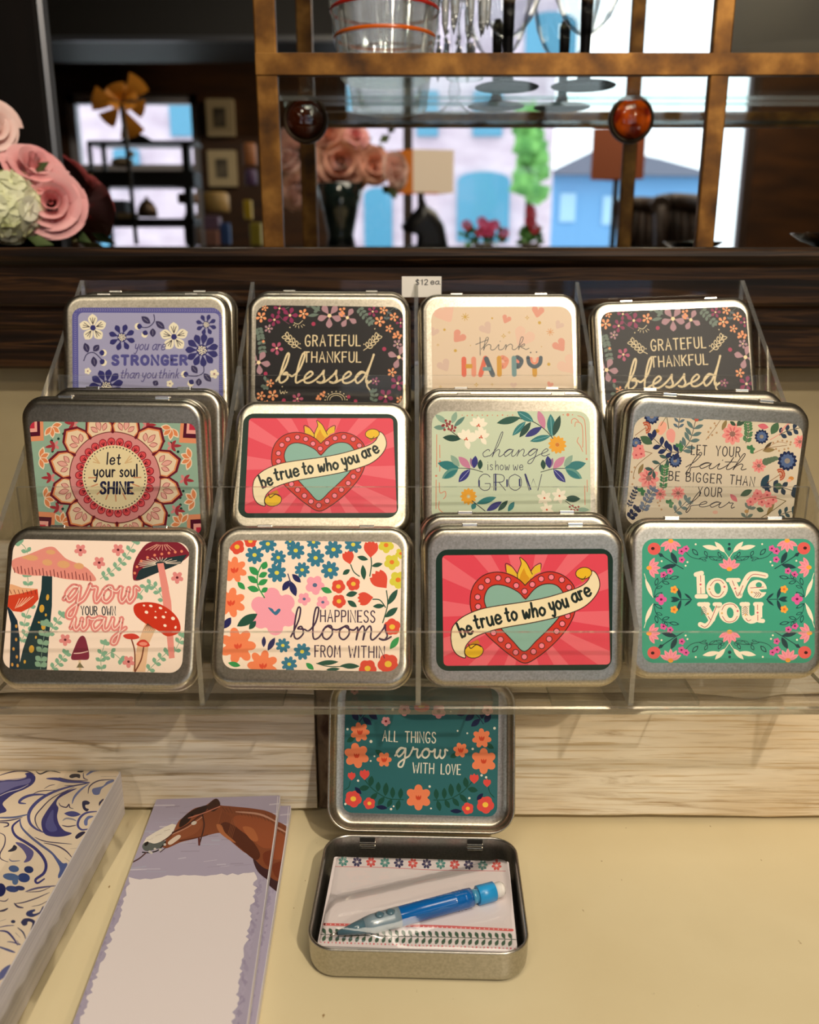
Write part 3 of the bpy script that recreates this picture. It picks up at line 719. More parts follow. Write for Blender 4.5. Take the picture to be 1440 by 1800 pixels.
# ------------------------------------------------------------------ the card designs
def art_heart(rect):
    A = Art([(172, 308), (1298, 312), (1270, 1078), (165, 1075)], rect, 6, base=(16, 44, 34))
    A.rr(212, 345, 1262, 1043, 26, (222, 70, 88))
    inner = A.quad_clip(rrect(1050, 698, 26, 5, 737, 694))
    for k in range(14):
        a = R(k * 360 / 14 + 4); d = R(5.6)
        A.poly([(728, 720), (728 + 1100 * math.cos(a - d), 720 + 1100 * math.sin(a - d)), (728 + 1100 * math.cos(a + d), 720 + 1100 * math.sin(a + d))], (232, 104, 116), bump=(k == 0), clip=inner)
    D = (62, 30, 22)
    outer = [(735, 540), (690, 497), (620, 464), (545, 455), (468, 478), (408, 540), (386, 625), (398, 715), (465, 825), (555, 915), (645, 988), (725, 1030), (805, 993), (900, 918), (990, 820), (1042, 725), (1058, 625), (1040, 540), (975, 478), (895, 455), (822, 472), (770, 506)]
    A.line([(618, 455), (614, 402), (655, 420), (700, 487)], 5, D); A.line([(832, 455), (838, 402), (800, 418), (772, 450)], 5, D)
    A.poly([(620, 458), (618, 406), (652, 424), (690, 475), (705, 500), (660, 475)], (226, 184, 48)); A.poly([(834, 455), (836, 406), (800, 420), (770, 462), (775, 500), (800, 470)], (226, 184, 48))
    A.poly([(705, 362), (742, 392), (762, 430), (778, 470), (768, 500), (735, 548), (692, 505), (690, 470), (704, 430), (714, 400)], (232, 190, 50)); A.line([(690, 505), (688, 468), (702, 430), (713, 400), (705, 362), (742, 392), (764, 432), (782, 470)], 5, D)
    A.poly([(735, 548), (698, 505), (708, 470), (730, 430), (745, 470), (765, 495)], (214, 150, 28))
    A.poly(outer, (204, 54, 40), True); A.line(outer + outer[:1], 6, D)
    inn = [(737, 628), (690, 582), (620, 546), (552, 535), (500, 560), (475, 628), (498, 700), (560, 790), (650, 890), (722, 957), (800, 890), (895, 800), (955, 730), (985, 665), (975, 590), (930, 540), (862, 533), (800, 560)]
    A.poly(inn, (136, 178, 164), True); A.line(inn + inn[:1], 6, D)
    for x, y in ((435, 672), (433, 612), (456, 550), (498, 508), (566, 492), (627, 506), (679, 541), (731, 578), (781, 535), (838, 500), (902, 490), (968, 507), (1012, 555), (965, 785), (928, 832), (880, 880), (832, 922), (780, 958), (722, 990), (668, 962), (622, 922), (574, 880), (530, 838), (1000, 735)):
        A.ell(x, y, 21, 21, D, n=12, bump=False); 
    A.dots([(x, y) for x, y in ((435, 672), (433, 612), (456, 550), (498, 508), (566, 492), (627, 506), (679, 541), (731, 578), (781, 535), (838, 500), (902, 490), (968, 507), (1012, 555), (965, 785), (928, 832), (880, 880), (832, 922), (780, 958), (722, 990), (668, 962), (622, 922), (574, 880), (530, 838), (1000, 735))], 16.5, (244, 128, 146))
    A.poly([(1070, 492), (1135, 480), (1100, 526)], (190, 130, 26)); A.poly([(372, 908), (430, 880), (445, 906)], (190, 130, 26))
    bn = [(260, 870), (272, 800), (335, 738), (440, 692), (560, 668), (720, 646), (860, 620), (985, 585), (1085, 550), (1135, 510), (1160, 452), (1195, 482), (1207, 550), (1170, 622), (1090, 688), (960, 735), (800, 772), (600, 806), (500, 830), (410, 865), (360, 910), (345, 955), (350, 994), (300, 975), (270, 930)]
    A.poly(bn, (240, 224, 184), True); A.line(bn + bn[:1], 6, D)
    A.ell(1108, 466, 54, 39, D, -8); A.ell(1108, 466, 49, 34, (232, 186, 36), -8); A.ell(405, 952, 62, 46, D, -8); A.ell(405, 952, 57, 41, (232, 186, 36), -8)
    A.line([(372, 908), (385, 935), (420, 912), (450, 925)], 6, D); A.line([(1070, 492), (1100, 505), (1120, 488)], 5, D)
    T = (28, 40, 36)
    A.word('be', 330, 866, 402, 838, 52, 15, T, PRINT, .3); A.word('true', 418, 812, 584, 776, 54, 15, T, PRINT, .28); A.word('to', 614, 768, 684, 756, 54, 15, T, PRINT, .28)
    A.word('who', 722, 750, 862, 728, 50, 15, T, PRINT, .26); A.word('you', 895, 706, 1008, 676, 52, 15, T, PRINT, .28); A.word('are', 1040, 654, 1155, 602, 52, 15, T, PRINT, .28)
    return A.mesh('printed_card')

def art_grow_way(rect):
    A = Art([(96, 183), (1207, 187), (1145, 1010), (3, 1008)], rect, 6, base=(244, 222, 206))
    G = (126, 172, 144); DK = (30, 54, 58)
    for p, n in (([(640, 425), (720, 370), (800, 290), (860, 190)], 7), ([(1050, 575), (1000, 490), (945, 455), (885, 520)], 6), ([(180, 270), (165, 235), (140, 210)], 2), ([(180, 480), (180, 440), (178, 420)], 2), ([(150, 740), (160, 680), (190, 610)], 3),
                 ([(300, 790), (340, 730), (390, 662)], 4), ([(640, 1005), (635, 930), (660, 835)], 4), ([(650, 930), (700, 890), (760, 930)], 3), ([(320, 1005), (370, 960), (412, 905)], 4), ([(930, 1003), (990, 940), (1050, 885)], 4), ([(1100, 880), (1130, 820), (1150, 780)], 3), ([(130, 840), (150, 790), (185, 770)], 3)):
        A.sprig(p, n, 40, 13, G, (120, 160, 130), 4)
    # tall mushroom with pink cap
    A.poly([(270, 412), (335, 415), (330, 600), (308, 800), (290, 1008), (108, 1008), (140, 880), (190, 740), (240, 600), (264, 500)], DK)
    for x, y, a, b_ in ((303, 548, 10, 20), (265, 620, 16, 26), (290, 660, 7, 10), (273, 735, 14, 20), (195, 878, 17, 25), (245, 708, 8, 6), (224, 803, 6, 10), (150, 960, 8, 12)): A.ell(x, y, a, b_, (206, 160, 60), 8, 10)
    A.poly([(78, 352), (90, 312), (170, 285), (250, 252), (305, 231), (350, 231), (390, 268), (430, 304), (510, 335), (570, 370), (612, 437), (500, 436), (400, 428), (320, 412), (200, 412), (110, 400)], (224, 142, 130), True)
    for x, y, a, b_ in ((328, 262, 30, 15), (205, 300, 42, 18), (305, 328, 32, 20), (408, 338, 40, 24), (505, 347, 32, 20), (165, 300, 20, 8)): A.ell(x, y, a, b_, (220, 164, 116), 4)
    for i in range(22):
        x = 92 + i * 23; y = 388 + (x - 92) * .085; A.line([(x, y - 22 - 8 * (i % 3)), (x + 5, y + 8)], 5, (110, 34, 40), False, bump=(i == 0))
    for p, n in (([(250, 1005), (262, 880), (290, 720)], 6),): A.sprig(p, n, 46, 18, (130, 166, 140), (120, 150, 130), 4)
    # orange-red mushroom at the left edge
    A.poly([(40, 600), (75, 640), (108, 700), (120, 800), (118, 1008), (52, 1008), (60, 850), (66, 720)], (26, 46, 60))
    for x, y in ((100, 735), (98, 820), (80, 880), (100, 930), (70, 980), (104, 985)): A.ell(x, y, 8, 12, (206, 150, 70), n=8)
    A.poly([(40, 478), (130, 492), (240, 496), (246, 560), (205, 608), (135, 645), (80, 640), (36, 600)], (204, 66, 38)); A.poly([(36, 470), (80, 470), (140, 490), (244, 496), (130, 528), (36, 545)], (230, 172, 130))
    for i in range(7): A.line([(62 + i * 27, 505), (74 + i * 26, 530)], 4, (120, 40, 30), False)
    for i in range(5): A.line([(95 + i * 10, 622 - i * 4), (125 + i * 22, 560 - i * 4)], 4, (240, 190, 160), False)
    # burgundy mushroom top right
    A.poly([(1000, 322), (1040, 318), (1085, 560), (1102, 915), (1066, 920), (1052, 760), (1024, 480)], (228, 142, 132))
    A.poly([(845, 415), (850, 335), (890, 252), (955, 190), (1085, 182), (1150, 195), (1195, 240), (1198, 272), (1120, 330), (1000, 380), (900, 425), (860, 432)], (124, 30, 46), True)
    A.poly([(862, 425), (885, 370), (950, 320), (1060, 285), (1190, 262), (1150, 318), (1060, 356), (960, 398), (890, 428)], (32, 50, 54))
    for i in range(15):
        a = R(150 + i * 14.5); A.line([(1022 + 34 * math.cos(a), 322 - 14 * math.sin(a) * -1), (1022 + (60 + 80 * abs(math.cos(a))) * math.cos(a), 322 + 46 * math.sin(a) + 6)], 3.5, (226, 208, 190), False, bump=(i == 0))
    for i in range(8): A.line([(1000 + i * 9, 205 - abs(i - 3)), (930 + i * 26, 238)], 4, (226, 160, 140), False, bump=(i == 0))
    A.dots([(858, 385), (873, 345), (900, 308), (940, 285), (985, 270), (1030, 262), (1075, 255), (1115, 248), (1155, 243)], 9, (224, 132, 100))
    A.poly([(1000, 322), (1040, 318), (1072, 480), (1030, 490)], (228, 142, 132))
    # red spotted mushroom
    A.poly([(920, 700), (985, 735), (940, 830), (915, 1008), (835, 1008), (870, 830)], (228, 186, 150))
    A.poly([(846, 605), (868, 576), (940, 566), (1020, 580), (1092, 626), (1133, 682), (1136, 750), (1060, 780), (1000, 745), (925, 705), (862, 655)], (198, 52, 28), True)
    for i in range(7): A.line([(935, 700), (905 + i * 13, 745)], 3, (110, 60, 40), False)
    for x, y, a, b_ in ((913, 588, 8, 6), (956, 590, 12, 8), (1017, 602, 12, 8), (928, 630, 12, 10), (1035, 658, 12, 9), (985, 662, 9, 7), (1095, 666, 13, 11), (1044, 712, 11, 9), (1110, 722, 7, 10), (1050, 628, 6, 5), (985, 625, 5, 4)): A.ell(x, y, a, b_, (246, 226, 208), 20, 8)
    # small ones
    A.line([(500, 940), (502, 1008)], 16, (226, 196, 160), False); A.poly([(478, 990), (500, 955), (528, 990)], (120, 110, 80)); A.poly([(446, 935), (470, 860), (500, 800), (528, 788), (548, 830), (560, 928), (505, 940)], (124, 36, 60), True); A.line([(465, 900), (505, 897), (553, 885)], 6, (240, 200, 190))
    A.line([(830, 800), (850, 880), (848, 1000)], 9, (120, 60, 40)); A.line([(908, 845), (890, 930), (850, 1008)], 9, (120, 60, 40))
    A.poly([(778, 782), (800, 770), (850, 768), (882, 790), (850, 803), (800, 800)], (206, 58, 44), True); A.poly([(862, 836), (885, 808), (920, 806), (946, 840), (905, 850)], (206, 58, 44), True); A.ell(905, 830, 26, 12, (232, 140, 120))
    for x, y in ((517, 246), (634, 323), (755, 240), (1125, 408), (410, 815), (810, 945)): A.flower(x, y, 40, 5, (222, 136, 134), (90, 20, 30), .22, 20, .6)
    P_ = (222, 134, 128)
    A.script('grow', 405, 572, 868, 568, 96, 33, P_, .16, (248, 226, 212)); A.script('way', 445, 752, 792, 748, 80, 30, P_, .16, (248, 226, 212))
    A.word('YOUR OWN', 515, 655, 732, 652, 54, 6.5, (44, 50, 60))
    return A.mesh('printed_card')

def art_blooms(rect):
    A = Art([(163, 183), (1243, 188), (1236, 1003), (100, 1000)], rect, 6, base=(246, 224, 204))
    B, Yl, Rd, Or, Pk, Nv, Dg, Gr = (50, 118, 146), (220, 208, 76), (218, 74, 54), (242, 132, 86), (242, 160, 178), (34, 36, 90), (34, 80, 64), (48, 148, 80)
    for x, y, r in ((405, 205, 56), (470, 290, 50), (580, 245, 58), (320, 275, 58), (705, 290, 58), (817, 237, 58), (940, 205, 56), (795, 365, 58), (620, 365, 50), (460, 385, 62), (545, 188, 36), (692, 192, 46), (495, 845, 48), (618, 883, 56), (535, 965, 52)): A.flower(x, y, r, 8, B, Yl, .24, x % 40, .5)
    for x, y, r in ((190, 368, 82), (165, 575, 96), (205, 850, 118), (365, 975, 100)):
        A.flower(x, y, r, 7, Or, None, 0, y % 50, .5, .7); A.leaf(x - 22, y - 10, x + 2, y + 24, 10, (222, 76, 48)); A.leaf(x + 26, y - 14, x + 8, y + 20, 8, (222, 76, 48)); A.leaf(x, y - 16, x, y + 22, 8, (222, 76, 48))
    A.flower(438, 630, 152, 6, Pk, None, 0, 25, .42, .5); A.poly([(402, 605), (430, 612), (445, 630), (470, 610), (482, 622), (455, 652), (432, 640)], (56, 112, 146), True)
    for x, y, r in ((700, 460, 62), (632, 548, 42), (750, 567, 42)): A.flower(x, y, r, 5, Pk, (84, 106, 140), .24, 10, .4)
    for x, y, r in ((1145, 207, 50), (1182, 312, 50), (1222, 422, 56), (1236, 258, 34)): A.flower(x, y, r, 5, (212, 202, 62), (226, 120, 40), .3, 15, .35)
    for x, y, r in ((210, 225, 48), (295, 188, 42), (848, 467, 44), (942, 450, 44), (852, 560, 44), (1188, 718, 54), (1035, 985, 58), (1165, 955, 68)): A.flower(x, y, r, 5, Rd, (232, 190, 60), .34, x % 60, .22)
    def tulip(x, y, r, a):
        for d in (-38, -12, 14, 40): A.leaf(x - r * .75 * math.cos(R(a)), y - r * .75 * math.sin(R(a)), x + r * math.cos(R(a + d * .9)), y + r * math.sin(R(a + d * .9)), r * .36, Rd, None, .6)
    for st in ([(1050, 275), (1055, 330), (1045, 400)], [(925, 330), (945, 375), (980, 402)], [(1150, 490), (1158, 580), (1128, 692)], [(1065, 545), (1110, 550), (1145, 595)]): A.line(st, 7, Dg)
    tulip(1050, 240, 62, -88); tulip(912, 292, 50, -105); tulip(1115, 432, 74, -130); tulip(1025, 540, 58, 170)
    for a in ((965, 280, 1034, 298, 15), (1125, 322, 1056, 338, 14), (1000, 330, 1010, 425, 17), (920, 360, 875, 392, 15), (968, 505, 895, 522, 18), (905, 555, 965, 595, 17), (1220, 480, 1158, 580, 19), (1222, 595, 1142, 658, 20), (1065, 590, 1140, 585, 15), (335, 645, 202, 727, 30), (325, 690, 280, 745, 18), (710, 958, 850, 945, 16), (860, 970, 985, 972, 18), (770, 998, 860, 990, 12)): A.leaf(*a[:4], a[4], Dg)
    A.line([(710, 957), (780, 975), (880, 975)], 6, Dg)
    A.line([(380, 542), (340, 470), (338, 400), (365, 335)], 8, Gr)
    for a in ((370, 365, 395, 315, 20), (345, 400, 285, 350, 22), (345, 412, 400, 385, 18), (338, 450, 275, 408, 20), (340, 462, 402, 428, 18), (348, 498, 272, 478, 20), (360, 508, 402, 480, 16), (210, 445, 258, 492, 17), (738, 478, 808, 505, 19), (142, 962, 222, 980, 17), (642, 955, 692, 998, 17), (1232, 780, 1175, 860, 20)): A.leaf(*a[:4], a[4], Gr)
    for a in ((540, 432, 495, 498, 20), (545, 435, 580, 532, 22), (556, 392, 612, 445, 18), (165, 670, 118, 742, 22), (375, 788, 372, 858, 14), (445, 795, 398, 880, 18)): A.leaf(*a[:4], a[4], Nv)
    A.line([(530, 392), (545, 440)], 7, Nv, False)
    T = (66, 44, 70)
    A.word('HAPPINESS', 736, 690, 1078, 690, 72, 8, T, CAPS, .26); A.word('FROM', 700, 915, 860, 915, 72, 8, T, CAPS, .26); A.word('WITHIN', 915, 915, 1140, 915, 72, 8, T, CAPS, .26)
    A.script('blooms', 545, 802, 1180, 802, 88, 11, T, .08, None, 1.05)
    return A.mesh('printed_card')

def art_love(rect):
    A = Art([(190, 226), (1408, 230), (1400, 1103), (192, 1100)], rect, 6, base=(62, 160, 132))
    N, Cr, Pk, Mg, Rd, Or = (24, 60, 68), (244, 232, 208), (242, 150, 164), (222, 92, 160), (224, 92, 86), (246, 166, 64)
    def mir(fx, fy):
        X = lambda x: 1605 - x if fx else x
        Y = lambda y: 1326 - y if fy else y
        P = lambda pts: [(X(p[0]), Y(p[1]), *p[2:]) for p in pts]
        def lf(x0, y0, x1, y1, hw, c, vein=None): A.leaf(X(x0), Y(y0), X(x1), Y(y1), hw, c, vein)
        def olf(x0, y0, x1, y1, hw):
            lf(x0, y0, x1, y1, hw, N); mx, my, k = (x0 + x1) / 2, (y0 + y1) / 2, .68; lf(mx + (x0 - mx) * k, my + (y0 - my) * k, mx + (x1 - mx) * k, my + (y1 - my) * k, hw * .62, (62, 160, 132))
        A.line(P([(480, 440), (400, 392), (305, 330)]), 6, N); lf(436, 405, 393, 320, 18, N); lf(435, 412, 328, 434, 17, N); A.poly(P([(300, 325), (330, 330), (345, 352), (318, 355)]), N)
        A.ell(X(275), Y(297), 46, 44, Rd); A.ell(X(266), Y(295), 13, 11, (60, 16, 20))
        def fan(cx, cy, r, a, n=5):
            for i in range(n):
                q = R(a - 62 + 124 * i / (n - 1)); lf(cx, cy, cx + r * math.cos(q), cy + r * math.sin(q), r * .19, Pk)
                A.line(P([(cx + r * .4 * math.cos(q), cy + r * .4 * math.sin(q)), (cx + r * .8 * math.cos(q), cy + r * .8 * math.sin(q))]), 3, (226, 110, 130), False)
            A.ell(X(cx), Y(cy), 19, 15, Or)
        fan(392, 242, 84, 90); fan(240, 432, 82, 0)
        for x, y, r in ((468, 316, 26), (500, 297, 24), (470, 375, 24), (388, 457, 24), (342, 482, 26)): A.flower(X(x), Y(y), r, 5, Mg, (110, 20, 70), .3)
        A.line(P([(500, 322), (535, 355), (600, 370), (660, 352), (760, 362)]), 4, N)
        for a in ((585, 345, 542, 298, 15), (605, 368, 645, 385, 8), (590, 368, 655, 362, 9), (650, 352, 630, 312, 12), (660, 355, 705, 380, 9), (745, 360, 725, 318, 12), (770, 365, 742, 345, 9), (765, 372, 702, 380, 9)): olf(*a)
        A.line(P([(275, 642), (290, 572), (340, 520), (420, 502)]), 4, N)
        for a in ((285, 560, 300, 502, 13), (290, 578, 335, 560, 10), (330, 530, 385, 545, 12), (350, 515, 370, 480, 10), (380, 508, 452, 495, 13), (275, 640, 335, 605, 12), (335, 525, 345, 492, 8)): olf(*a)
        lf(735, 300, 615, 278, 17, Cr); A.line(P([(735, 298), (775, 325), (800, 362)]), 4, Cr); lf(775, 325, 702, 248, 17, Cr); lf(265, 640, 212, 510, 14, Cr); A.line(P([(268, 642), (235, 560), (205, 472)]), 4, Cr)
        if not fy:
            A.line(P([(540, 657), (400, 655)]), 5, N)
            for a in ((540, 657, 488, 612, 8), (540, 657, 488, 702, 8), (465, 655, 440, 572, 12), (465, 657, 440, 740, 12), (455, 655, 392, 640, 10), (455, 657, 392, 670, 10)): lf(*a, N)
            for y in (586, 727): A.flower(X(416), Y(y), 28, 5, Or, (230, 110, 50), .35)
            A.flower(X(325), Y(655), 40, 4, Mg, (110, 20, 70), .25, 0, .5)
        A.dots(P([(568, 266), (328, 385), (510, 392), (497, 417)]), 7, Cr)
        if not fx:
            for i in range(5):
                q = R(-90 - 64 + 128 * i / 4); lf(805, 440, 805 + 84 * math.cos(q), 440 + 84 * math.sin(q), 17, Pk); A.line(P([(805 + 34 * math.cos(q), 440 + 34 * math.sin(q)), (805 + 66 * math.cos(q), 440 + 66 * math.sin(q))]), 3, (226, 110, 130), False)
            A.ell(X(805) - 1605 * fx, Y(442), 20, 15, Or); A.dots(P([(805, 266, 10), (805, 299, 13)]), 10, N)
    for fx in (0, 1):
        for fy in (0, 1): mir(fx, fy)
    T = (62, 160, 132); rd = (176, 70, 80); M = Cr
    # chunky letters
    A.line([(602, 485), (606, 615)], 58, M, False, cap=False); A.line([(570, 480), (610, 470)], 34, M, False); A.line([(576, 634), (640, 634)], 32, M, False)
    A.ell(718, 578, 76, 74, M, n=24); A.ell(722, 578, 24, 40, T, -6)
    A.line([(826, 530), (872, 625)], 52, M, False); A.line([(872, 625), (930, 505), (975, 478), (1060, 490)], 40, M); A.line([(795, 520), (870, 520)], 30, M, False)
    A.ell(1000, 585, 68, 66, M, n=24); A.ell(1012, 555, 22, 20, T); A.poly([(1010, 588), (1085, 582), (1085, 606), (1030, 606)], T)
    A.line([(630, 700), (680, 790)], 54, M, False); A.line([(728, 700), (680, 800), (640, 842), (600, 832)], 36, M); A.line([(592, 690), (655, 690)], 30, M, False); A.line([(700, 690), (740, 690)], 28, M, False)
    A.ell(805, 750, 74, 74, M, n=24); A.ell(810, 750, 24, 38, T, -6)
    A.line([(917, 700), (920, 770), (955, 800), (1000, 785)], 54, M); A.line([(1008, 700), (1008, 785)], 54, M, False, cap=False); A.line([(890, 690), (935, 690)], 30, M, False); A.line([(985, 690), (1030, 690)], 30, M, False); A.line([(1010, 805), (1040, 808)], 30, M, False)
    for p in ([(602, 488), (603, 530)], [(603, 572), (604, 615)], [(668, 600), (690, 630), (735, 635), (765, 600)], [(670, 560), (700, 525), (740, 522), (765, 545)], [(825, 525), (840, 560)], [(848, 596), (865, 632), (900, 560)], [(930, 520), (975, 480), (1060, 492)], [(952, 575), (1045, 570)], [(655, 775), (672, 800)], [(715, 700), (670, 810), (635, 850), (605, 838)], [(752, 730), (775, 695), (830, 690), (855, 715)], [(755, 775), (785, 812), (835, 808), (860, 775)], [(920, 790), (935, 808), (955, 800)], [(1002, 695), (1002, 730)], [(1003, 765), (1003, 805)]): A.line(p, 4.5, rd)
    for x, y in ((625, 715), (915, 715)):
        for i in range(4): A.line([(x - 18, y + 8 + i * 14), (x, y - 8 + i * 14), (x + 18, y + 10 + i * 14)], 4, (120, 90, 90), False, bump=(i == 0))
    for i in range(3): A.line([(975 + i * 16, 605), (995 + i * 16, 620), (978 + i * 16, 640)], 4, (120, 60, 60), False, bump=(i == 0))
    A.dots([(602, 550), (770, 567), (845, 579), (862, 738), (1002, 750)], 7.5, (214, 96, 110)); A.dots([(664, 583), (962, 606), (653, 757), (752, 753), (917, 765)], 7.5, (226, 180, 110))
    return A.mesh('printed_card')

def art_soul(rect):
    A = Art([(105, 285), (1155, 312), (1213, 1005), (193, 985)], rect, 4, base=(150, 182, 162))
    cx, cy = 662, 645
    Bg, Cr, Or, Pk, Rd = (112, 26, 44), (240, 216, 184), (230, 142, 92), (222, 140, 140), (204, 66, 74)
    def S(r, a, k=1.0): return (cx + r * math.cos(a) + (r * math.sin(a)) * .07, cy + r * math.sin(a) * 1.0 * k)
    for x, y, sx, sy in ((110, 290, 1, 1), (1150, 312, -1, 1), (195, 985, 1, -1), (1210, 1000, -1, -1)):
        for k, c in ((118, (232, 150, 110)), (88, (84, 20, 44)), (62, (240, 170, 160)), (40, (196, 50, 74))): A.poly([(x - 20 * sx, y - 20 * sy), (x + k * .72 * sx, y - 20 * sy), (x + k * .78 * sx, y + k * sy), (x - 20 * sx, y + k * 1.06 * sy)], c)
    for x, y, a in ((250, 318, 60), (178, 520, 0), (215, 775, -10), (1010, 340, 120), (1135, 530, 180), (1165, 790, 190), (330, 935, -60), (1085, 935, 240)):
        for k in range(4):
            q = R(a - 70 + 46 * k); A.leaf(x, y, x + 70 * math.cos(q), y + 78 * math.sin(q), 19, (246, 222, 196)); A.leaf(x + 7 * math.cos(q), y + 7 * math.sin(q), x + 60 * math.cos(q), y + 67 * math.sin(q), 13, Or)
        A.dots([(x + 92 * math.cos(R(a + d)), y + 92 * math.sin(R(a + d))) for d in (-28, 0, 28)], 9, (30, 64, 54))
    for x, y, a in ((275, 440, 170), (255, 645, 180), (310, 840, 190), (1010, 450, 0), (1095, 660, 10), (1045, 850, 10), (395, 305, 190), (850, 318, 0)):
        for d, l in ((-50, 46), (50, 46), (0, 66), (-130, 34), (130, 34)):
            q = R(a + d); A.leaf(x, y, x + l * math.cos(q), y + l * math.sin(q), 10, (168, 56, 66) if abs(d) < 90 else (222, 140, 140))
    for k in range(12):
        a = R(15 + 30 * k)
        def pet(r0, r1, wd):
            d = R(wd); return [S(r0, a - d * .75), S(r0 + (r1 - r0) * .45, a - d), S(r0 + (r1 - r0) * .78, a - d * .62), S(r1, a), S(r0 + (r1 - r0) * .78, a + d * .62), S(r0 + (r1 - r0) * .45, a + d), S(r0, a + d * .75)]
        A.poly(pet(250, 436, 16.5), Bg); A.poly(pet(255, 418, 14.8), (232, 146, 96)); A.poly(pet(262, 406, 13.4), Cr)
        for d, r0, r1, w_ in ((0, 305, 378, 14), (-6.5, 300, 348, 12), (6.5, 300, 348, 12)):
            q = a + R(d); A.leaf(*S(r0, a + R(d * .5)), *S(r1, q + R(d * .3)), w_ + 4, (170, 70, 76)); A.leaf(*S(r0 + 4, a + R(d * .5)), *S(r1 - 5, q + R(d * .3)), w_, (236, 176, 164))
    A.poly([S(290, R(i * 5)) for i in range(72)], (128, 66, 60)); A.poly([S(284, R(i * 5)) for i in range(72)], (222, 148, 148))
    A.dots([S(288, R(30 * k)) for k in range(12)], 10, (110, 24, 40))
    for k in range(26):
        a = R(k * 360 / 26 + 4); p = S(224, a); A.ell(*p, 29, 26, (150, 30, 50), math.degrees(a), 12); A.ell(*p, 24, 21, (226, 84, 90), math.degrees(a), 12)
        q = S(208, a)
        for d in (-.5, 0, .5): A.line([q, (q[0] + 22 * math.cos(a + d), q[1] + 22 * math.sin(a + d))], 4, (60, 14, 30), False, bump=(d == -.5))
    A.poly([S(204, R(i * 5)) for i in range(72)], (238, 222, 178))
    A.dots([S(192, R(i * 360 / 56)) for i in range(56)], 4.6, (44, 40, 52))
    for x, sg in ((545, -1), (745, 1)):
        for d in (-60, -25, 10): A.line([(x - 20 * sg, 555), (x + 22 * sg * math.cos(R(d)), 540 + 36 * math.sin(R(d)))], 7, (224, 190, 140), False)
    for i in range(9): q = R(180 - 180 * i / 8); A.line([S(120, q, .9), S(165, q, .9)], 8, (214, 150, 110), False, bump=(i == 0))
    T = (36, 34, 50)
    A.word('let', 608, 560, 694, 562, 40, 9, T, PRINT, .35, .4, .05); A.word('your', 528, 640, 662, 640, 44, 9.5, T, PRINT, .3); A.word('soul', 695, 640, 804, 638, 42, 9.5, T, PRINT, .3); A.word('SHINE', 575, 744, 778, 746, 70, 15, (34, 36, 70), CAPS, .28)
    return A.mesh('printed_card')

